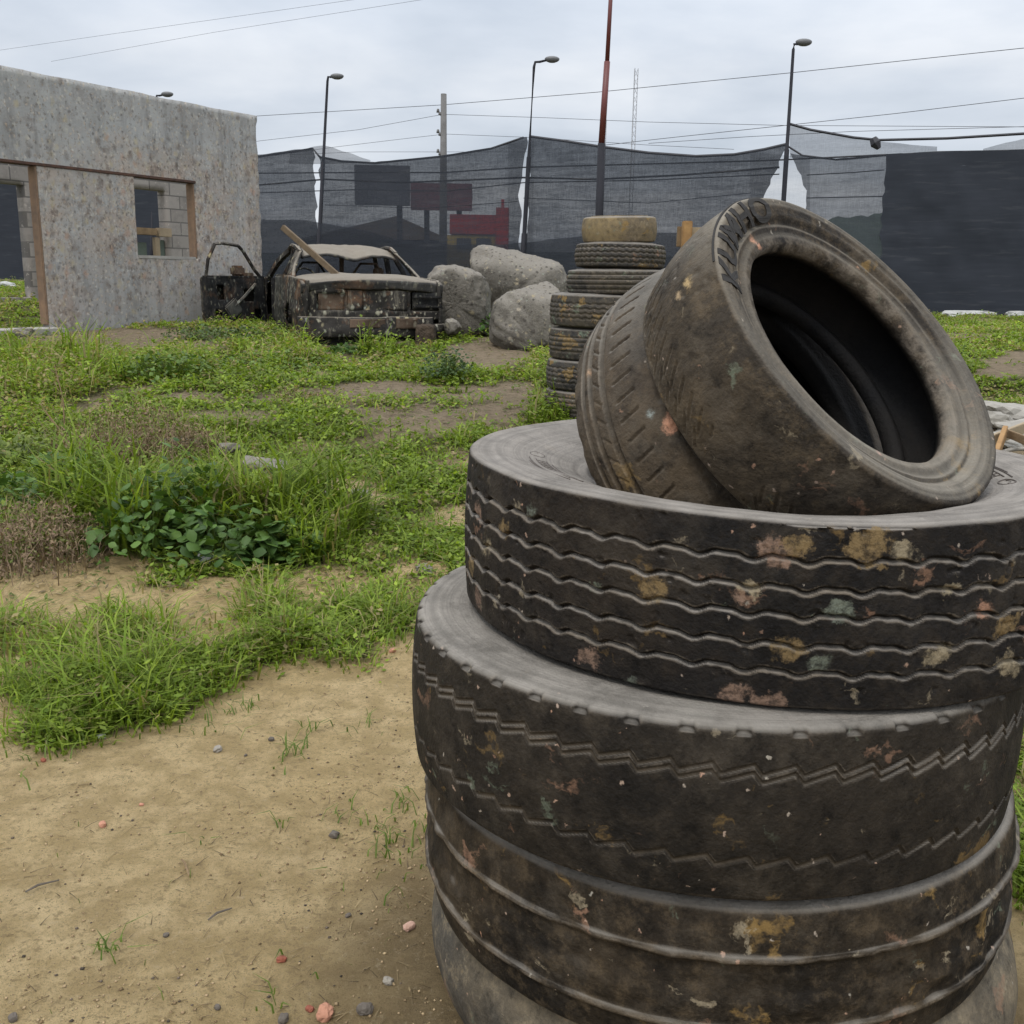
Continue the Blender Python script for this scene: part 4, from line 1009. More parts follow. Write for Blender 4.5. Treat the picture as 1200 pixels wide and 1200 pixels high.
    def dmask(a, b): return ~(((a > .22) & (a < .40) & (b > .62) & (b < .78)) | ((a > .72) & (a < .86) & (b > .66) & (b < .85)) | ((a > .10) & (a < .22) & (b > .38) & (b < .52)) | ((a > .78) & (a < .92) & (b > .40) & (b < .50)))
    shell('inner_panel', np.linspace(0, 1.0, 34), np.linspace(.26, .95, 26), dface, (-.015, 0, 0), M['burnt_dark'], d, dmask)
    shell('outer_skin', np.linspace(0, 1.02, 20), np.linspace(.24, .95, 16), lambda U, V: np.stack([-.11 + .06 * (V - .5) ** 2 + jig(U, V, 63, .02), -U, V], 1), (-.02, 0, 0), M['burnt'], d)
    bm = bmesh.new(); bm_box(bm, (-.06, -1.0, .60), (.12, .03, .70), None, .006); bm_box(bm, (-.06, -.02, .60), (.12, .03, .70), None, .006); bm_box(bm, (-.06, -.5, .245), (.12, 1.0, .03), None, .006); bm_box(bm, (-.05, -.5, .955), (.10, 1.0, .03), None, .006)
    from_bm('door_frame', bm, M['burnt_dark'], d)
    bm = bmesh.new(); bm_tube(bm, [(-.04, -.99, .95), (-.01, -.96, 1.18), (.02, -.86, 1.385), (.02, -.72, 1.40), (.02, -.46, 1.375), (.0, -.36, 1.31), (-.03, -.15, 1.06), (-.05, -.02, .95)], .024, 6); from_bm('window_frame', bm, M['burnt'], d)
    bm = bmesh.new(); bm_tube(bm, [(.03, -.20, .86), (.035, -.45, .66), (.03, -.60, .56)], .022, 6); bm_box(bm, (.03, -.62, .52), (.03, .24, .22), Matrix.Rotation(.6, 3, 'X'), .02); from_bm('window_winder', bm, M['grey_panel'], d)
    bm = bmesh.new(); bm_box(bm, (-.17, -.32, 1.04), (.10, .22, .15), None, .03); bm_box(bm, (-.10, -.20, .99), (.10, .12, .05), None, .01); from_bm('door_mirror', bm, M['burnt_rust'], d)
    bpy.context.view_layer.update()
    # timber lying over the rear window, one end in the air
    bm = bmesh.new(); p = at_Y(331, 266, 12.45); q = at_Y(397, 324, 12.15)
    ax = (q - p); L = ax.length; rot = look_rot(ax, Vector((0, 0, 1)))
    bm_box(bm, (0, 0, L / 2), (.065, .05, L), None, .006)
    o = from_bm('timber_bar', bm, simple('grey_brown_timber', (.17, .125, .078), (.09, .065, .04), 9, .9, .4)); o.matrix_world = Matrix.Translation(p) @ rot.to_4x4()
    tag(o, 'brown squared timber lying slantwise across the rear window of the burnt car', 'timber')
    # block that holds up the right rear corner
    c = at_Y(499, 402, 11.72)
    bm = bmesh.new(); bmesh.ops.create_icosphere(bm, subdivisions=4, radius=1)
    for v in bm.verts:
        n = v.co.normalized(); s = max(abs(n.x), abs(n.y), abs(n.z)) ** .75
        v.co = Vector((n.x * .11, n.y * .14, n.z * .15)) / s * (1 + .25 * (float(fbm(n.x * 3 + 5, n.z * 3 + n.y * 2, 15, 3)) - .5))
    o = from_bm('support_stone', bm, simple('brown_stone', (.085, .06, .04), (.04, .03, .022), 12, .95, .8, .03)); o.location = (c.x, c.y, g(c.x, c.y) + .05)
    tag(o, 'rough brown stone propping up the right rear corner of the burnt car', 'stone')
    return root, base
CAR, CARP = car()
for dy in np.arange(.1, 4.4, .4): 
    v = CAR.matrix_world @ Vector((0, dy, 0)); NOGROW.append((v.x, v.y, .72))

# ------------------------------------------------------------------ boulders
def boulder(name, prof, Y, depth, label, cat='boulder', seed=1, mat=None, ztop=0, group=None, p=3.0, sx=0.0):
    """rock: its outline read off the photograph, swept through its own depth and narrowed towards front and back"""
    pts = np.array([tuple(at_Y(px, py, Y)) for px, py in prof])[:, [0, 2]]
    cen = pts.mean(0); cx, cz = cen; pts = pts - cen; H = np.ptp(pts[:, 1]); Wd = np.ptp(pts[:, 0])
    for _ in range(2):                      # soften corners once or twice
        q = np.roll(pts, -1, 0); pts = np.stack([pts * .82 + q * .18, pts * .18 + q * .82], 1).reshape(-1, 2)
    d = np.hypot(*(np.roll(pts, -1, 0) - pts).T); cum = np.concatenate([[0], np.cumsum(d)]); ring = np.vstack([pts, pts[:1]])
    N, T = 120, 34; u = np.linspace(0, cum[-1], N, endpoint=False); O = np.stack([np.interp(u, cum, ring[:, 0]), np.interp(u, cum, ring[:, 1])], 1)
    V = []
    for tt in np.sin(np.linspace(-pi / 2, pi / 2, T)):
        sc = 0.0 if abs(tt) > .9999 else (1 - abs(tt) ** p) ** (1 / p); c2 = np.array([sx * Wd * max(0, -tt), -ztop * H * max(0, -tt)]) * 1.0
        Q = c2 * (1 - sc) + O * sc; V.append(np.stack([Q[:, 0], np.full(N, depth * tt), Q[:, 1]], 1))
    V = np.concatenate(V); S_ = max(H, Wd)
    # broad facets, then grain
    dirs = np.random.default_rng(seed).normal(size=(14, 3)); dirs /= np.linalg.norm(dirs, axis=1)[:, None]; half = np.array([Wd / 2, depth, H / 2])
    Un = V / half
    for dv in dirs:
        h = Un @ dv; lim = .88 * h.max(); over = np.clip(h - lim, 0, None); Un = Un - over[:, None] * dv[None] * .9
    V = Un * half
    n1 = fbm(V[:, 0] * 2.4 / S_ * 1.5 + seed, V[:, 2] * 2.4 / S_ * 1.5 + V[:, 1] * 1.7, seed, 4) - .5; n2 = fbm(V[:, 0] * 16 + V[:, 1] * 9, V[:, 2] * 16 - V[:, 1] * 7, seed + 3, 3) - .5
    r = V / (np.linalg.norm(V, axis=1)[:, None] + 1e-6); V = V + r * (n1 * .08 * S_ + n2 * .05 * min(1, S_))[:, None]
    i = np.arange(T - 1)[:, None] * N; k = np.arange(N)[None]
    Fq = np.stack([i + k, i + (k + 1) % N, i + N + (k + 1) % N, i + N + k], -1).reshape(-1, 4)
    o = from_np(name, V, Fq, mat or M['rock'], None, True); loc = Vector((cx, Y + depth * .5, cz - .11)); o.location = loc
    tag(o, label, cat, group); NOGROW.append((loc.x, loc.y, max(.15, Wd * .45))); return o
boulder('boulder', [(496, 385), (496, 318), (504, 302), (516, 298), (548, 304), (566, 312), (576, 335), (579, 382), (535, 392)], 12.6, .45, 'upright flat topped boulder right behind the burnt car', seed=3, ztop=.10, p=6)
boulder('boulder', [(545, 345), (545, 292), (556, 280), (572, 277), (600, 286), (655, 296), (665, 303), (673, 330), (674, 372), (600, 385), (552, 380)], 14.2, .9, 'long sloping boulder at the back, the largest of the three', seed=5, ztop=.35, p=2.6, sx=-.2)
boulder('boulder', [(574, 392), (576, 345), (592, 330), (615, 318), (640, 316), (655, 324), (664, 345), (666, 392), (640, 405), (600, 405)], 11.2, .55, 'rounded boulder with a smooth pale top beside the far tyre stack', seed=9, ztop=.45, p=2.2, sx=.15)
boulder('stone_slab', [(519, 372), (522, 362), (532, 362), (543, 372), (535, 381), (522, 382)], 11.8, .16, 'small grey slab leaning by the right rear corner of the burnt car', 'stone', seed=12)

# ------------------------------------------------------------------ fence of shade netting and everything along it
PB = [at_Y(178, 350, 33.4), at_Y(371, 350, 30.6), at_Y(611, 350, 27.8), at_Y(913, 350, 25.0)]
dlt = (PB[3] - PB[0]) / 3; dlt.z = 0
PB = [PB[0] - dlt * 2, PB[0] - dlt] + PB + [PB[3] + dlt, PB[3] + dlt * 2]
FP, FQ = PB[0].copy(), PB[-1].copy()
def fence():
    mid = PB[4]
    root = empty('net_fence', Vector((mid.x, mid.y, g(mid.x, mid.y))), 'tall torn black shade net strung along the lamp posts behind the yard', 'fence')
    inv = Matrix.Translation(-root.location)
    nf = Vector((FQ.y - FP.y, -(FQ.x - FP.x), 0)).normalized()
    if nf.y > 0: nf = -nf
    def panel(name, top, bot, left, right, mat, nu=60, nv=24, push=0.0, wave=.06, seed=0):
        """top/bot: [(px,py)...]; left/right: side edges as [(t, px)] with t from 0 (top) to 1 (bottom)"""
        txs, tys = zip(*top); bxs, bys = zip(*bot); V = []
        for i in range(nu):
            for j in range(nv):
                s = i / (nu - 1); t = j / (nv - 1)
                L = np.interp(t, *zip(*left)); Rr = np.interp(t, *zip(*right)); rag = 2.2
                if len(left) > 2: L += (vnoise(t * 23, 0, seed + 1) - .5) * 2 * rag
                if len(right) > 2: Rr += (vnoise(t * 23, 0, seed + 2) - .5) * 2 * rag
                px = L + (Rr - L) * s
                y0 = np.interp(px, txs, tys) + (vnoise(px * .09, 0, seed + 7) - .5) * 1.2; y1 = np.interp(px, bxs, bys)
                p = hit_plane(px, y0 + (y1 - y0) * t, FP, FQ)
                w = (float(fbm(px * .02, t * 2.5, seed + 5, 3)) - .5) * wave * 2 * sin(pi * min(1, t * 1.0)) 
                V.append(p + nf * (push + w) - root.location)
        I = np.array([[i * nv + j, (i + 1) * nv + j, (i + 1) * nv + j + 1, i * nv + j + 1] for i in range(nu - 1) for j in range(nv - 1)])
        return from_np(name, np.array([tuple(v) for v in V]), I, mat, root, True)
    bot = [(-400, 395), (60, 385), (300, 380), (700, 378), (1100, 373), (1160, 371), (1210, 366), (1500, 362)]
    topA = [(-400, 120), (-100, 150), (178, 168), (240, 185), (306, 181), (366, 173), (374, 183), (400, 188), (440, 190), (520, 182), (575, 173), (600, 167), (613, 160)]
    panel('net_panel', topA, bot, [(0, -380), (1, -380)], [(0, 300), (1, 300)], M['net_dark'], 60, 20, 0, .1, 1)
    panel('net_panel', topA, bot, [(0, 300), (1, 300)], [(0, 368), (.15, 369), (.28, 370), (.45, 372), (.6, 371), (.8, 372), (1, 371)], M['net'], 30, 30, .0, .06, 2)
    panel('net_panel', topA, bot, [(0, 374), (.15, 376), (.3, 376), (.5, 374), (.7, 373), (1, 372)], [(0, 618), (.1, 617), (.2, 612), (.32, 608), (.42, 611), (.52, 607), (.68, 608), (.8, 611), (1, 611)], M['net'], 70, 34, .0, .07, 3)
    topB = [(600, 158), (622, 160), (660, 165), (705, 172), (760, 179), (815, 183), (860, 181), (895, 175), (921, 169)]
    panel('net_panel', topB, bot, [(0, 621), (.08, 620), (.2, 622), (.3, 617), (.42, 619), (.6, 614), (.8, 613), (1, 612)], [(0, 921), (.12, 912), (.25, 897), (.4, 886), (.6, 884), (.8, 892), (1, 900)], M['net'], 70, 34, .0, .07, 4)
    topC = [(915, 178), (940, 182), (980, 186), (1037, 181), (1100, 178), (1160, 176.5), (1220, 175), (1600, 168)]
    panel('net_panel', topC, bot, [(0, 924), (.08, 935), (.2, 944), (.35, 945), (.5, 943), (.7, 935), (1, 925)], [(0, 1042), (1, 1030)], M['net_mid'], 40, 34, .0, .05, 5)
    panel('net_panel', topC, bot, [(0, 1039), (.4, 1033), (1, 1030)], [(0, 1560), (1, 1560)], M['net_dark'], 90, 40, .04, .14, 6)
    # thin loose upper flaps
    panel('net_flap', [(320, 181), (366, 172), (378, 170), (405, 178), (434, 188)], [(320, 192), (372, 192), (390, 192), (434, 190)], [(0, 338), (1, 338)], [(0, 433), (1, 433)], M['net_light'], 24, 10, -.05, .04, 7)
    panel('net_flap', [(920, 144), (950, 152), (1000, 161), (1040, 166), (1100, 172)], [(920, 184), (990, 188), (1040, 182), (1100, 177)], [(0, 925), (1, 925)], [(0, 1098), (1, 1098)], M['net_light'], 30, 12, -.06, .04, 8)
    panel('net_flap', [(1150, 175), (1180, 167), (1220, 157), (1500, 130)], [(1150, 178), (1220, 177), (1500, 172)], [(0, 1152), (1, 1152)], [(0, 1450), (1, 1450)], M['net_light'], 24, 6, -.05, .03, 9)
    panel('net_flap', [(595, 168), (630, 164)], [(595, 300), (630, 298)], [(0, 597), (1, 597)], [(0, 627), (1, 627)], M['net_sheer'], 8, 14, .10, .02, 11)
    panel('net_flap', [(878, 178), (950, 186)], [(878, 300), (950, 300)], [(0, 880), (1, 880)], [(0, 950), (1, 950)], M['net_sheer'], 12, 14, .10, .02, 12)
    # lower second layer
    panel('net_skirt', [(-100, 258), (300, 257), (360, 258), (420, 268), (470, 282), (540, 287), (600, 286), (660, 279), (720, 274), (800, 273), (900, 278), (930, 284)], bot, [(0, 302), (1, 302)], [(0, 884), (.5, 888), (1, 900)], M['net_skirt'], 80, 14, .06, .05, 10)
    # cables the net hangs from and is braced by
    def cable(pts, r, push=-.03):
        bm = bmesh.new(); bm_tube(bm, [hit_plane(x, y, FP, FQ) + nf * push - root.location for x, y in pts], r, 5); from_bm('support_cable', bm, M['cable'], root)
    cable([(300, 184), (366, 174), (374, 184), (400, 189), (440, 191), (520, 183), (575, 174), (613, 161)], .03); cable(topB[1:], .035); cable([(921, 170), (940, 182), (980, 187), (1037, 182), (1100, 178), (1160, 177), (1230, 175)], .022)
    cable([(925, 145), (950, 152), (1000, 161), (1030, 164), (1110, 162), (1240, 154)], .03)
    cable([(300, 203), (420, 202), (520, 202), (613, 196), (760, 192), (900, 188), (1040, 181)], .018); cable([(300, 217), (380, 210), (470, 214), (613, 208), (700, 210), (800, 205), (913, 196)], .024); cable([(300, 226), (420, 222), (520, 224), (613, 214), (760, 211), (913, 204)], .014)
    cable([(945, 205), (1000, 202), (1036, 199)], .012); cable([(945, 232), (1036, 230)], .012); cable([(613, 232), (760, 238), (880, 226)], .010); cable([(380, 240), (500, 244), (606, 236)], .010)
    # knotted rag on the cable
    bm = bmesh.new(); bm_tube(bm, [hit_plane(x, y, FP, FQ) - root.location for x, y in ((1023, 162), (1026, 168), (1030, 174))], [.08, .12, .05], 7); from_bm('knotted_rag', bm, M['cable'], root)
    # white turned-up hem at the foot
    return root, nf
FENCE, NF = fence()

def street_lamp(bpx, bpy_, Y, tpx, tpy, apx, apy, label, rpole=.058):
    b = at_Y(bpx, bpy_, Y); b.z = g(b.x, Y); top = at_Y(tpx, tpy, Y)
    root = empty('street_lamp', b, label, 'street lamp', 'street lamps along the net fence')
    a = at_Y(apx, apy, Y) - b; t = top - b
    bm = bmesh.new(); k1 = t.lerp(a, .12) + Vector((0, 0, .0)); bm_tube(bm, [(0, 0, -.1), t * .3, t * .302, t * .62, t * .622, t * .985, t.lerp(a, .06) + Vector((0, 0, .02)), t.lerp(a, .3), t.lerp(a, .8)], [rpole * 1.3, rpole * 1.3, rpole, rpole, rpole * .75, rpole * .6, rpole * .55, rpole * .5, rpole * .45], 8)
    from_bm('post', bm, M['pole'], root, True)
    bm = bmesh.new(); bmesh.ops.create_uvsphere(bm, u_segments=12, v_segments=8, radius=1)
    dx = (a - t).normalized(); rot = look_rot(Vector((0, 0, 1)), dx)
    for v in bm.verts: 
        z = v.co.z * (.09 if v.co.z > 0 else .13); v.co = rot @ Vector((v.co.x * .19, v.co.y * .10, z * .75)) + a
    from_bm('lamp_head', bm, M['lamp_glass'], root, True)
    return root
street_lamp(178, 350, 33.4, 183, 113, 196, 110, 'lamp head that just peeps over the top of the grey cement wall')
street_lamp(371, 350, 30.6, 384, 91, 395, 89, 'street lamp on the left of the net, just right of the grey wall')
street_lamp(610, 350, 27.8, 626, 74, 647, 69, 'street lamp in the middle, at the torn slit in the net')
street_lamp(911, 350, 25.0, 930, 53, 942, 49, 'tallest street lamp, above the leaning bald tyre')
def mast():
    Y = 25.6; b = at_Y(699, 350, Y); b.z = g(b.x, Y); t = at_Y(718, -45, Y); j = at_Y(711.5, 72, Y)
    root = empty('steel_mast', b, 'tall thin mast, red above and black below, in front of the net', 'mast')
    k = at_Y(705, 168, Y)
    bm = bmesh.new(); bm_tube(bm, [(0, 0, -.1), k - b], [.10, .09], 8); from_bm('lower_tube', bm, M['pole'], root, True)
    bm = bmesh.new(); bm_tube(bm, [k - b, j - b], [.078, .07], 8); bm_tube(bm, [j - b, t - b], [.052, .045], 8); from_bm('upper_tube', bm, M['pole_red'], root, True)
mast()
UY = 38.0
def utility_pole():
    b = at_Y(519, 350, UY); b.z = g(b.x, UY); t = at_Y(520, 110, UY)
    root = empty('utility_pole', b, 'grey utility pole with three short insulator arms behind the net', 'utility pole')
    bm = bmesh.new(); bm_tube(bm, [(0, 0, -.1), t - b], [.16, .10], 8); from_bm('pole', bm, M['pole_grey'], root, True)
    for y in (134, 158, 181):
        p = at_Y(519.5, y, UY) - b; q = at_Y(514, y - 1, UY) - b
        bm = bmesh.new(); bm_tube(bm, [p, q], [.07, .06], 6); bm_tube(bm, [q + Vector((-.02, 0, .03)), q + Vector((-.02, 0, .15))], [.06, .04], 8); from_bm('insulator_arm', bm, M['pole_grey'], root, True)
utility_pole()
UP_ = at_Y(519, 200, UY); UQ = UP_ + (FQ - FP).normalized() * 10
def wire(pts, label, r=.012, off=0.0, grp='overhead wires'):
    P = UP_ + Vector((0, off, 0)); Q = UQ + Vector((0, off, 0))
    ps = [hit_plane(x, y, P, Q) for x, y in pts]; c = ps[len(ps) // 2]
    xs = [p[0] for p in pts]; n = 24; fine = []
    # smooth the run
    for k in range(len(ps) - 1):
        for q in range(8): fine.append(ps[k].lerp(ps[k + 1], q / 8))
    fine.append(ps[-1]); bm = bmesh.new(); bm_tube(bm, [p - c for p in fine], r * .6, 5)
    o = from_bm('overhead_wire', bm, M['cable']); o.location = c; tag(o, label, 'wire', grp)
wire([(-150, 150), (300, 136), (517, 123), (700, 108), (930, 85), (1060, 71), (1260, 50)], 'topmost overhead wire, rising all the way to the right edge above the lamps', .016, .4)
wire([(200, 181), (305, 165), (420, 152), (514, 135)], 'wire from the upper insulator arm down to the grey wall', .012)
wire([(520, 134), (640, 138), (760, 143), (920, 147), (1250, 149)], 'nearly level wire from the upper insulator arm to the right', .012)
wire([(300, 185), (395, 172), (470, 163), (514, 158)], 'wire from the middle insulator arm to the left', .011)
wire([(520, 157), (620, 161), (760, 170), (860, 175)], 'wire from the middle insulator arm sinking behind the net', .011)
wire([(700, 171), (780, 162), (920, 147), (1050, 133), (1250, 109)], 'wire climbing steeply to the right edge below the topmost one', .015, .6)
wire([(760, 168), (880, 160), (1000, 154), (1250, 147)], 'wire running just above the loose net flap on the right', .013, .8)
wire([(60, 72), (250, 38), (505, -2)], 'faint wire high on the left, the lower of a pair', .009, 1.0)
wire([(-50, 66), (130, 40), (300, 16), (440, -4)], 'faint wire high on the left, the upper of a pair', .009, 1.2)
wire([(300, 183), (420, 178), (560, 178), (620, 178)], 'wire that skims the top edge of the net left of the torn slit', .011, 1.4)

def radio_mast(px, y0, y1, Y, w, label):
    b = at_Y(px, 330, Y); b.z = 0.3; t = at_Y(px + .5, y0, Y); H = t.z - b.z
    root_bm = bmesh.new(); n = 26
    for a in range(3):
        ang = a * 2 * pi / 3; bm_tube(root_bm, [(w * cos(ang), w * sin(ang), 0), (w * cos(ang), w * sin(ang), H)], .05, 4)
    for k in range(n):
        for a in range(3):
            a0 = a * 2 * pi / 3; a1 = (a + 1) * 2 * pi / 3
            bm_tube(root_bm, [(w * cos(a0), w * sin(a0), H * k / n), (w * cos(a1), w * sin(a1), H * (k + 1) / n)], .035, 4)
    o = from_bm('radio_mast', root_bm, M['mast']); o.location = b; tag(o, label, 'mast', 'far radio masts')
radio_mast(735, 80, 170, 150, .30, 'tall pale lattice mast far behind the net, right of the red mast')
radio_mast(702, 140, 170, 170, .28, 'shorter pale lattice mast far away, left of the red mast')

# ------------------------------------------------------------------ buildings and boards beyond the net
def slab_px(name, x0, x1, y0, y1, Y, depth, mat, parent, loc):
    a = at_Y(x0, y0, Y); b = at_Y(x1, y1, Y); bm = bmesh.new()
    bm_box(bm, Vector(((a.x + b.x) / 2, Y + depth / 2, (a.z + b.z) / 2)) - loc, (abs(b.x - a.x), depth, abs(a.z - b.z)), None, .02); return from_bm(name, bm, mat, parent)
def billboard(x0, x1, y0, y1, Y, mat, post, label):
    c = at_Y((x0 + x1) / 2, 340, Y); c.z = g(c.x, Y)
    r = empty('billboard', c, label, 'billboard'); slab_px('board', x0, x1, y0, y1, Y, .4, mat, r, c)
    for p in post:
        q = at_Y(p, y1, Y + .5); bm = bmesh.new(); bm_tube(bm, [Vector((q.x, Y + .6, c.z)) - c, Vector((q.x, Y + .6, q.z + 1)) - c], .17, 8); from_bm('post', bm, M['pole'], r)
    return r
billboard(415, 480, 193, 241, 62, M['bill'], (468,), 'large dark billboard on one post, seen through the net')
billboard(481, 553, 214, 247, 66, M['bill_red'], (500, 538), 'dull red billboard right of the dark one, seen through the net')
def red_building():
    Y = 58; c = at_Y(560, 340, Y); c.z = g(c.x, Y)
    r = empty('red_building', c, 'low red and yellow building with a red sign tower, seen through the net', 'building')
    slab_px('upper_wall', 527, 581, 251, 275, Y, 8, M['red'], r, c); slab_px('lower_wall', 522, 580, 275.3, 335, Y + .1, 7.8, M['yellow'], r, c)
    slab_px('sign_tower', 581.3, 595, 243, 335, Y - .3, 2, M['red'], r, c)
    q = at_Y(589, 243, Y); bm = bmesh.new(); bm_tube(bm, [Vector((q.x, Y + .5, q.z - .3)) - c, Vector((q.x, Y + .5, q.z + .45)) - c], .1, 6); from_bm('finial', bm, M['red'], r)
    slab_px('window', 535, 552, 279, 292, Y - .02, .1, M['shop'], r, c); slab_px('window', 558, 575, 279, 292, Y - .02, .1, M['shop'], r, c)
red_building()
def warehouse():
    Y = 72; c = at_Y(440, 340, Y); c.z = g(c.x, Y)
    r = empty('warehouse', c, 'long low shed with a brown gabled roof, seen through the net', 'building')
    slab_px('wall', 352, 522, 281, 335, Y, 10, M['shop'], r, c)
    a, b, p = at_Y(346, 281, Y - .3), at_Y(528, 281, Y - .3), at_Y(465, 253, Y - .3); bm = bmesh.new()
    vs = [bm.verts.new(Vector((q.x, Y - .3 + dy, q.z)) - c) for dy in (0, 10.6) for q in (a, b, p)]
    bm.faces.new(vs[:3]); bm.faces.new(vs[3:]); 
    for i, j in ((0, 1), (1, 2), (2, 0)): bm.faces.new((vs[i], vs[j], vs[j + 3], vs[i + 3]))
    from_bm('roof', bm, M['roof_brown'], r)
    for k in range(4): slab_px('door', 368 + 38 * k, 392 + 38 * k, 290, 334, Y - .03, .1, M['bill'], r, c)
warehouse()
def hills():
    for name, cx, Y, w, y0, seed in (('hill', 1060, 420, 260, 252, 3), ('hill', 700, 600, 900, 296, 8)):
        c = at_Y(cx, 338, Y); n = 80; H = at_Y(cx, y0, Y).z; V = []; F = []
        W = w / 1200 * Y
        for i in range(n):
            u = i / (n - 1) * 2 - 1; h = max(0, (1 - abs(u) ** 2.2)) * H * (.8 + .4 * float(fbm(u * 3 + seed, 0, seed, 3)))
            for dy, f in ((-60, 0), (-25, .7), (0, 1), (40, .8), (90, 0)): V.append((c.x + u * W, Y + dy, -1 + (h + 1) * f + (float(vnoise(u * 60, dy, seed)) - .5) * H * .06 * f))
        for i in range(n - 1):
            for j in range(4): F.append((i * 5 + j, (i + 1) * 5 + j, (i + 1) * 5 + j + 1, i * 5 + j + 1))
        o = from_np(name, np.array(V), F, M['hill'], None, True); set_kind(o, 'structure')
hills()

# ------------------------------------------------------------------ board behind the leaning tyre, rubble on the right
def hoarding():
    Y = 9.2; c = at_Y(815, 400, Y); c.z = g(c.x, Y)
    r = empty('timber_screen', c, 'pale plywood screen on an orange timber post, half hidden behind the leaning tyre', 'screen')
    a = at_Y(800, 259, Y); b = at_Y(811, 259, Y); bm = bmesh.new(); bm_box(bm, Vector(((a.x + b.x) / 2, Y, (a.z + c.z) / 2)) - c, (b.x - a.x, .09, a.z - c.z), None, .006); from_bm('post', bm, M['wood_orange'], r)
    a = at_Y(811, 266, Y); b = at_Y(900, 268, Y); bm = bmesh.new(); bm_box(bm, Vector(((a.x + b.x) / 2, Y + .05, (a.z + c.z) / 2)) - c, (b.x - a.x - .004, .03, a.z - c.z), None, .004); from_bm('plywood_sheet', bm, M['wood_pale'], r)
    a = at_Y(795, 265, Y); b = at_Y(799, 289, Y); bm = bmesh.new(); bm_box(bm, Vector(((a.x + b.x) / 2, Y + .06, (a.z + b.z) / 2)) - c, (b.x - a.x, .03, a.z - b.z), None, .003); from_bm('slat_end', bm, M['wood'], r)
hoarding()
def lump(name, c, size, mat, seed, label, cat, group=None, rot=(0, 0, 0), sub=3, sq=.6, rough=.3):
    bm = bmesh.new(); bmesh.ops.create_icosphere(bm, subdivisions=sub, radius=1)
    for v in bm.verts:
        n = v.co.normalized(); s = max(abs(n.x), abs(n.y), abs(n.z)) ** sq
        k = 1 + rough * 2 * (float(fbm(n.x * 2 + seed * 3.3, n.z * 2 + n.y * 1.6 + seed, seed, 3)) - .5)
        v.co = Vector((n.x * size[0], n.y * size[1], n.z * size[2])) / s * k
    o = from_bm(name, bm, mat, None, False); o.location = c; o.rotation_euler = rot; tag(o, label, cat, group); return o
def at_ground(px, py, dz=0.0):
    p = ground_hit(px, py); return Vector((p.x, p.y, p.z + dz))
def rubble():
    for i, (px, py, s, lab, rot) in enumerate((
        (1182, 494, (.20, .16, .075), 'large rounded pale concrete lump at the back of the rubble heap', (.1, .1, .3)),
        (1168, 501, (.13, .10, .06), 'smaller pale concrete lump touching the large one in the rubble heap', (0, .3, 1)),
        (1203, 507, (.22, .12, .05), 'pale concrete slab at the right picture edge, back of the rubble heap', (.1, -.15, .2)),
        (1172, 520, (.14, .12, .03), 'thin tilted concrete slab in the middle of the rubble heap', (.3, .15, .6)),
        (1194, 549, (.17, .12, .03), 'grey flat slab at the front of the rubble heap', (.1, .2, .2)),
        (1165, 545, (.10, .08, .03), 'small grey chip beside the bald tyre, front of the rubble heap', (.2, .1, 1.2)))):
        lump('concrete_lump', at_ground(px, py, s[2] * .7), s, M['rubble'] if i < 4 else M['cement'], 20 + i, lab, 'rubble', 'rubble heap pieces', rot)
    for i, (a, b, r, mat, lab) in enumerate((((1150, 538), (1230, 512), .028, M['wood_pale'], 'long pale plank lying across the rubble heap'), ((1164, 558), (1174, 534), .03, M['wood_orange'], 'short yellow timber stub standing in the rubble heap'), ((1176, 532), (1225, 562), .02, M['wood'], 'thin brown lath crossing under the pale plank'))):
        p = at_ground(*a, .10 + .02 * i); q = at_ground(*b, .14 + .02 * i); bm = bmesh.new(); ax = q - p
        bm_box(bm, (0, 0, ax.length / 2), (r * 2.6, r, ax.length), None, .003); o = from_bm('plank', bm, mat); o.matrix_world = Matrix.Translation(p) @ look_rot(ax).to_4x4(); tag(o, lab, 'plank', 'planks in the rubble heap')
    c = at_ground(1195, 548, .06); bm = bmesh.new(); bm_tube(bm, [(.17 * cos(a) * (1 + .1 * sin(3 * a)), .24 * sin(a), .03 * sin(2 * a)) for a in np.linspace(0, 5.4, 30)], .014, 6); o = from_bm('loose_hose', bm, M['cement'], None, True); o.location = c; tag(o, 'bent pale hose looped on the front of the rubble heap', 'hose')
    for i, (px, py, s, lab) in enumerate(((1132, 376, (.5, .25, .09), 'flat white stone at the foot of the net beside the leaning tyre'), (1152, 375, (.25, .2, .07), 'small white stone at the foot of the net, second from the leaning tyre'), (1197, 376, (.3, .2, .12), 'white stone at the foot of the net at the right picture edge'))):
        p = at_Y(px, py, 22.5); lump('white_stone', Vector((p.x, 22.5, g(p.x, 22.5) + .04)), s, M['white'], 40 + i, lab, 'stone', 'white stones along the net')
rubble()

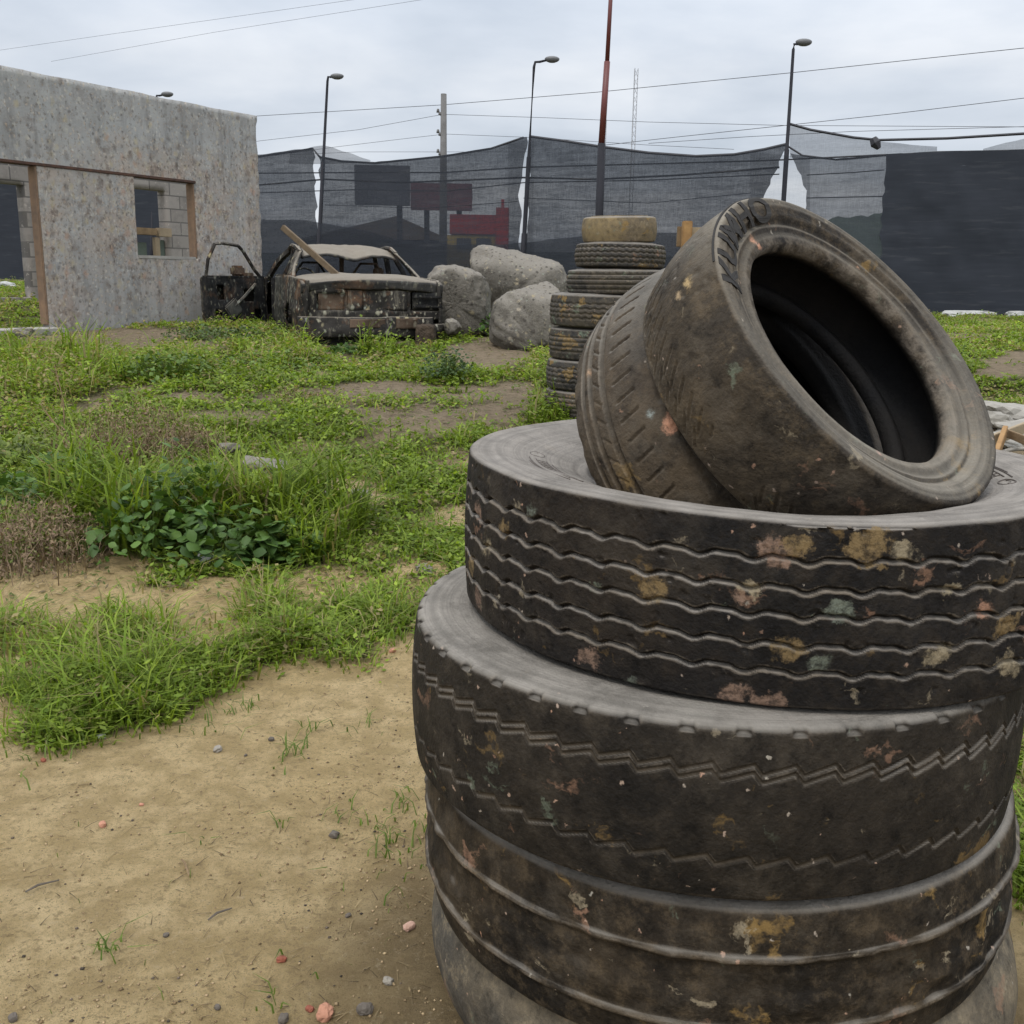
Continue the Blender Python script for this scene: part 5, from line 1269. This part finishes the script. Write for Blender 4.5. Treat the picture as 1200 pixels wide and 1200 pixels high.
# ------------------------------------------------------------------ bits on the sand and stones in the grass
def bits():
    for i, (px, py, s, mat, lab) in enumerate((
        (330, 1126, .011, M['brick_red'], 'round red brick pebble alone in the middle of the sand'), (381, 1191, .021, M['brick'], 'large salmon brick piece at the bottom edge of the sand'), (363, 1184, .009, M['brick_red'], 'small dark red brick chip touching the large salmon one'),
        (480, 1088, .015, M['brick_pale'], 'pale pink brick piece beside the foot of the near stack'), (120, 968, .012, M['brick'], 'flat orange brick crumb on the left of the sand'), (166, 944, .007, M['brick'], 'tiny orange brick crumb above the flat one on the left'),
        (214, 747, .018, M['brick'], 'orange brick chip lying in the left grass patch'), (452, 609, .022, M['brick'], 'orange brick chip in the short grass near the tall tuft'), (460, 764, .014, M['brick'], 'rust coloured chip at the grass edge beside the near stack'),
        (51, 892, .010, M['brick_red'], 'dark red crumb under the left grass patch'), (119, 865, .013, M['white'], 'white pebble at the lower edge of the left grass patch'), (255, 880, .016, M['stone'], 'flat grey pebble below the grass edge'),
        (318, 868, .014, M['stone_dark'], 'slate blue chip on the sand under the grass edge'), (288, 886, .007, M['stone_dark'], 'tiny slate chip between the grey pebble and the grass'), (392, 981, .018, M['stone_dark'], 'slate blue stone in the sand left of the near stack'),
        (408, 1074, .009, M['stone_dark'], 'small blue grey chip in the sand near the stack foot'), (255, 1182, .010, M['stone_dark'], 'blue grey chip at the bottom of the sand'), (428, 1186, .020, M['stone_dark'], 'black stone at the bottom edge beside the stack foot'), (332, 1197, .016, M['stone_dark'], 'dark stone cut by the bottom picture edge'),
        (455, 1152, .012, M['stone'], 'grey stone pressed in the darker soil by the stack foot'), (195, 1097, .009, M['stone_dark'], 'small dark chip in the middle left of the sand'), (15, 1195, .014, M['stone_dark'], 'dark stone in the bottom left corner'))):
        p = at_ground(px, py, s * .35); s *= .62 if mat is M['stone_dark'] else .78
        lump('brick_chip' if 'brick' in mat.name else 'pebble', p, (s * 1.15, s * .9, s * .72), mat, 60 + i, lab, 'brick chip' if 'brick' in mat.name else 'pebble', 'chips and pebbles on the sand', (0, 0, i * 1.3), 3, .35, .3)
    for i, (px, py, s, lab) in enumerate(((312, 553, (.15, .09, .05), 'pale flat stone showing above the tall grass'), (213, 529, (.12, .08, .06), 'rounded grey stone under the brown dry bush'), (268, 532, (.10, .07, .05), 'dull stone between the dry bush and the pale flat stone'), (398, 583, (.16, .06, .03), 'earthy flat stone right of the tall grass'), (243, 660, (.05, .04, .035), 'little white stone at the front of the leafy weeds'), (497, 668, (.05, .035, .012), 'thin pale stone in the short grass by the near stack'), (28, 396, (.10, .09, .08), 'reddish stone at the end of the door sill'), (8, 329, (.16, .12, .10), 'white stone seen through the door gap'))):
        p = at_ground(px, py, s[2] * .4) if py > 340 else Vector((at_Y(px, py, 21).x, 21, g(at_Y(px, py, 21).x, 21) + .05))
        lump('field_stone', p, s, M['white'] if 'white' in lab else M['rock'], 90 + i, lab, 'stone', 'stones in the grass', (.1, .1, i), 3, .5, .3)
    # twigs
    for i, (a, b, lab) in enumerate((((244, 1081), (272, 1068), 'thin dark twig in the middle of the sand'), ((213, 1010), (222, 1030), 'short pale twig above the dark one'), ((30, 1048), (70, 1035), 'crumpled dark root on the left of the sand'))):
        p = at_ground(*a, .006); q = at_ground(*b, .008); c = (p + q) / 2; bm = bmesh.new()
        bm_tube(bm, [p - c, (p - c) * .3 + Vector((0, .004, .004)), q - c], [.002, .0028, .0015], 5); o = from_bm('twig', bm, M['wood'] if i == 1 else M['stone_dark']); o.location = c; tag(o, lab, 'twig')
    # uncountable grit
    n = 46000; X, Y = scatter(n, 1.25, 5.0, 1.7, .56); near = np.exp(-((X - .05) / .45) ** 2)
    keep = RNG.random(n) < (.25 + .75 * near) * (.3 + 1.0 * sstep(.4, .65, fbm(X * 3, Y * 3, 91, 2))); X, Y = X[keep], Y[keep]; Z = gz(X, Y); c, h, px, py, dz = cover(X, Y, Z)
    keep = (RNG.random(len(X)) > c) & (px < 620); X, Y, Z = X[keep], Y[keep], Z[keep]; n = len(X)
    sz = .0010 + .0042 * RNG.random(n) ** 4
    O = np.array([(1, 0, 0), (-1, 0, 0), (0, 1, 0), (0, -1, 0), (0, 0, 1), (0, 0, -1)], float)
    V = O[None] * (1 + .5 * (RNG.random((n, 6, 1)) - .5)); A = RNG.random(n) * 6.28; ca, sa = np.cos(A), np.sin(A)
    V = np.stack([V[..., 0] * ca[:, None] - V[..., 1] * sa[:, None], V[..., 0] * sa[:, None] + V[..., 1] * ca[:, None], V[..., 2] * .7], -1)
    V = V * sz[:, None, None] + np.stack([X, Y, Z + sz * .3], 1)[:, None, :]
    FF = np.array([(0, 2, 4), (2, 1, 4), (1, 3, 4), (3, 0, 4), (2, 0, 5), (1, 2, 5), (3, 1, 5), (0, 3, 5)])
    I = (np.arange(n)[:, None, None] * 6 + FF[None]).reshape(-1, 3)
    col = pal(n, (.17, .12, .065), (.36, .27, .155)); dk = RNG.random(n) < .14; col[dk] = pal(int(dk.sum()), (.06, .05, .04), (.14, .11, .08))
    t = NT('grit_grain'); gm = t.done(t.pbr(t.attr('tint', 'Color'), .95, None, .1))
    o = from_np('gravel', V.reshape(-1, 3), I, gm, None, False, {'tint': np.repeat(col, 6, 0)}); set_kind(o, 'stuff'); o['label'] = 'fine grit and crumbs scattered over the sand'
bits()

# ------------------------------------------------------------------ single plants
def stems(n, c, r, h, col, w=.003, lean=.4):
    X = c.x + RNG.normal(0, r * .5, n); Y = c.y + RNG.normal(0, r * .5, n)
    return blades(np.stack([X, Y, gz(X, Y) - .01], 1), h * (.5 + .6 * RNG.random(n)), np.full(n, w), lean * RNG.random(n), RNG.random(n) * 6.28, .1 + .3 * RNG.random(n), col)
def dry_bush(px, py, r, h, label, n=700):
    c = at_ground(px, py)
    parts = [stems(n // 3, c, r, h, pal(n // 3, (.12, .08, .05), (.22, .16, .10)), .004, .6)]
    m = n * 3; q = RNG.normal(0, 1, (m, 3)); q /= np.linalg.norm(q, axis=1)[:, None]; q *= RNG.random((m, 1)) ** .4
    P = np.stack([c.x + q[:, 0] * r, c.y + q[:, 1] * r, np.zeros(m)], 1); P[:, 2] = gz(P[:, 0], P[:, 1]) + np.abs(q[:, 2]) * h * (.5 + .8 * vnoise(P[:, 0] * 8, P[:, 1] * 8, 3))
    col = pal(m, (.13, .085, .055), (.27, .195, .12)); gsel = RNG.random(m) < .22; col[gsel] = pal(int(gsel.sum()), (.10, .13, .03), (.17, .19, .06))
    parts.append(leaves(P, .010 + .016 * RNG.random(m), RNG.random(m) * 6.28, (RNG.random(m) - .3) * 2, (RNG.random(m) - .5) * 2, col, .45))
    m = n; P2 = P[:m]; parts.append(blades(P2, .03 + .05 * RNG.random(m), np.full(m, .0025), .3 + 1.2 * RNG.random(m), RNG.random(m) * 6.28, .3 * np.ones(m), pal(m, (.12, .08, .05), (.26, .19, .11))))
    V, Fc, C = join(parts); V = V - np.array(c)
    o = from_np('dry_bush', V, Fc, M['dry'], None, False, {'tint': C}); o.location = c; tag(o, label, 'dry bush', 'dry brown bushes'); return o
def leafy(px, py, r, h, size, label, n=260, ca=(.04, .085, .018), cb=(.10, .17, .035), name='leafy_weed', cat='weed', group='leafy weeds', asp=.75, flat=1.0):
    c = at_ground(px, py)
    q = RNG.normal(0, 1, (n, 3)); q /= np.linalg.norm(q, axis=1)[:, None]; q *= RNG.random((n, 1)) ** .35
    X = c.x + q[:, 0] * r; Y = c.y + q[:, 1] * r * flat; Z = gz(X, Y) + h * (.25 + .75 * np.abs(q[:, 2])) * (.55 + .9 * vnoise(X * 6 / max(.3, r), Y * 6 / max(.3, r), 17))
    n = len(X); L = leaves(np.stack([X, Y, Z], 1), size * (.35 + .75 * RNG.random(n)), RNG.random(n) * 6.28, -.9 + 1.5 * RNG.random(n), (RNG.random(n) - .5) * 1.7, pal(n, ca, cb, .3), asp)
    lo = from_np('foliage', L[0] - np.array(c), L[1], M['leaf'], None, False, {'tint': L[2]})
    k2 = n // 2; Xs = c.x + (X - c.x)[:k2] * .3; Ys = c.y + (Y - c.y)[:k2] * .3; hs = (Z - gz(X, Y))[:k2] + .01
    st = blades(np.stack([Xs, Ys, gz(Xs, Ys) - .01], 1), hs, np.full(k2, .005), np.clip(np.hypot(X[:k2] - Xs, Y[:k2] - Ys) / hs, 0, 1.6), np.arctan2(Y[:k2] - Ys, X[:k2] - Xs), .1 * np.ones(n // 2), pal(n // 2, (.06, .09, .02), (.1, .12, .04)))
    so = from_np('stem_tangle', st[0] - np.array(c), st[1], M['leaf'], None, False, {'tint': st[2]})
    r_ = empty(name, c, label, cat, group); lo.parent = r_; so.parent = r_
    return r_
dry_bush(150, 545, .46, .36, 'wide brown dry bush in the middle of the left field', 1100); dry_bush(40, 652, .34, .22, 'brown dry bush at the left picture edge above the bare sand', 900); dry_bush(228, 528, .22, .16, 'small brown dry bush right of the wide one', 350); dry_bush(345, 470, .25, .08, 'thin faded dry bush in the bare strip in front of the car', 160)
leafy(175, 645, .30, .27, .07, 'broad leaved weed at the front left of the tall grass', 260); leafy(262, 652, .26, .25, .08, 'broad leaved weed at the front middle of the tall grass', 200); leafy(300, 660, .14, .14, .09, 'broad leaved weed lying lowest over the sand before the tall grass', 110)
leafy(215, 622, .34, .34, .065, 'dark weed with pointed leaves deep in the tall grass', 220); leafy(60, 590, .32, .24, .06, 'dark weed at the left end of the tall grass', 280); leafy(345, 655, .16, .16, .07, 'weed under the right end of the tall grass', 120)
leafy(30, 545, .35, .20, .05, 'yellowish green weed at the left edge behind the tall grass', 300, (.09, .13, .02), (.16, .19, .04)); 
leafy(320, 430, .62, .13, .045, 'low bright green weed carpet in front of the burnt car', 700, (.07, .125, .02), (.13, .19, .04)); leafy(195, 440, .45, .18, .05, 'low green weed mound in front of the cement wall', 500, (.06, .11, .02), (.12, .18, .04)); leafy(410, 413, .24, .09, .05, 'dark green weed under the rear bumper of the car', 300, (.04, .09, .015), (.09, .15, .03))
leafy(525, 445, .26, .26, .035, 'round dark green shrub alone in the short grass', 520, (.03, .065, .018), (.07, .11, .03), 'round_shrub', 'shrub', None)
leafy(575, 392, .50, .28, .07, 'leafy green weed clump before the boulders', 600, (.04, .10, .018), (.10, .18, .035)); leafy(548, 372, .3, .32, .07, 'leafy green weed between the burnt car and the rounded boulder', 320, (.04, .10, .018), (.10, .18, .035)); leafy(590, 380, .25, .36, .07, 'dark leafy weed against the rounded boulder', 260, (.03, .08, .015), (.07, .14, .03))
leafy(290, 398, .5, .15, .04, 'tall grey green weed below the open car door', 700, (.05, .085, .025), (.10, .14, .045)); leafy(230, 398, .4, .15, .04, 'grey green weed left of the open car door', 420, (.05, .085, .025), (.10, .14, .045))
# two bare stalks that rise out of the field on the left
def stalk(a, b, label):
    p = at_ground(*a); q = at_Y(b[0], b[1], p.y + .1); bm = bmesh.new(); c = p
    bm_tube(bm, [p - c, (p - c).lerp(q - c, .5) + Vector((.02, 0, 0)), q - c], [.006, .005, .003], 5)
    for k in range(5):
        s = (q - c) * (.35 + .13 * k); bm_tube(bm, [s, s + Vector((random.uniform(-.06, .06), random.uniform(-.05, .05), .06))], [.003, .0015], 4)
    o = from_bm('bare_stalk', bm, M['wood']); o.location = c; tag(o, label, 'stalk', 'bare brown stalks')
stalk((76, 505), (64, 428), 'bare upright brown stalk in the green weeds below the wall'); stalk((95, 545), (50, 478), 'bare slanting brown stalk left of the wide dry bush')
make_grass()

# ------------------------------------------------------------------ light, sky, camera
SUN_EL = rad(58); SUN_AZ = rad(205)        # azimuth of the sun measured from +Y clockwise
sd = Vector((sin(SUN_AZ) * cos(SUN_EL), cos(SUN_AZ) * cos(SUN_EL), sin(SUN_EL)))
sun = bpy.data.lights.new('sun', 'SUN'); sun.energy = 1.1; sun.angle = rad(14); sun.color = (1, .96, .9)
so = bpy.data.objects.new('sun', sun); COL.objects.link(so); so.rotation_euler = (-sd).to_track_quat('-Z', 'Y').to_euler(); so.location = sd * 60
W = bpy.data.worlds.new('World'); S.world = W; W.use_nodes = True
nt = W.node_tree; nt.nodes.clear()
def wn(t, **k):
    n = nt.nodes.new(t)
    for a, b in k.items(): setattr(n, a, b)
    return n
L = nt.links.new
tc = wn('ShaderNodeTexCoord'); sky = wn('ShaderNodeTexSky', sky_type='NISHITA', sun_disc=False); sky.sun_elevation = SUN_EL; sky.sun_rotation = SUN_AZ; sky.air_density = 1; sky.dust_density = 3
sepn = wn('ShaderNodeSeparateXYZ'); L(tc.outputs['Generated'], sepn.inputs[0])
# cloud layer: project the direction on a flat ceiling so that clouds flatten towards the horizon
zc = wn('ShaderNodeMath', operation='MAXIMUM'); L(sepn.outputs[2], zc.inputs[0]); zc.inputs[1].default_value = 0.0
za = wn('ShaderNodeMath', operation='ADD'); L(zc.outputs[0], za.inputs[0]); za.inputs[1].default_value = .16
cmb = wn('ShaderNodeCombineXYZ')
for i in (0, 1):
    dv_ = wn('ShaderNodeMath', operation='DIVIDE'); L(sepn.outputs[i], dv_.inputs[0]); L(za.outputs[0], dv_.inputs[1]); L(dv_.outputs[0], cmb.inputs[i])
cmb.inputs[2].default_value = 3.3
def wnoise(scale, det, rough, dist):
    n = wn('ShaderNodeTexNoise'); L(cmb.outputs[0], n.inputs['Vector']); n.inputs['Scale'].default_value = scale; n.inputs['Detail'].default_value = det; n.inputs['Roughness'].default_value = rough; n.inputs['Distortion'].default_value = dist; return n.outputs['Fac']
c1 = wnoise(1.05, 6, .52, .2); 
rp = wn('ShaderNodeValToRGB'); L(c1, rp.inputs[0]); e = rp.color_ramp.elements
e[0].position = .30; e[0].color = (4.1, 4.55, 5.2, 1); e[1].position = .62; e[1].color = (6.4, 6.65, 7.05, 1); m_ = e.new(.46); m_.color = (5.2, 5.6, 6.2, 1)
# an overcast sky is brighter overhead than near the horizon
gr = wn('ShaderNodeMapRange'); L(zc.outputs[0], gr.inputs[0]); gr.inputs[1].default_value = .18; gr.inputs[2].default_value = .9; gr.inputs[3].default_value = 1.0; gr.inputs[4].default_value = 2.7
ml = wn('ShaderNodeMix', data_type='RGBA', blend_type='MULTIPLY'); ml.inputs[0].default_value = 1; L(rp.outputs[0], ml.inputs[6]); L(gr.outputs[0], ml.inputs[7])
mx = wn('ShaderNodeMix', data_type='RGBA'); mx.inputs[0].default_value = .90; L(sky.outputs[0], mx.inputs[6]); L(ml.outputs[2], mx.inputs[7])
bg = wn('ShaderNodeBackground'); bg.inputs['Strength'].default_value = .1; L(mx.outputs[2], bg.inputs[0])
wo = wn('ShaderNodeOutputWorld'); L(bg.outputs[0], wo.inputs[0])

cam = bpy.data.cameras.new('camera'); co = bpy.data.objects.new('camera', cam); COL.objects.link(co)
cam.sensor_width = 36; cam.lens = 36 * F_PX / 1200; cam.clip_start = .05; cam.clip_end = 3000
co.matrix_world = Matrix.Translation(CAM) @ Matrix((RT, UP, -FW)).transposed().to_4x4()
S.camera = co
S.view_settings.view_transform = 'Standard'; S.view_settings.look = 'None'; S.view_settings.exposure = .45; S.view_settings.gamma = 1
S.cycles.transparent_max_bounces = 24; S.cycles.max_bounces = 6
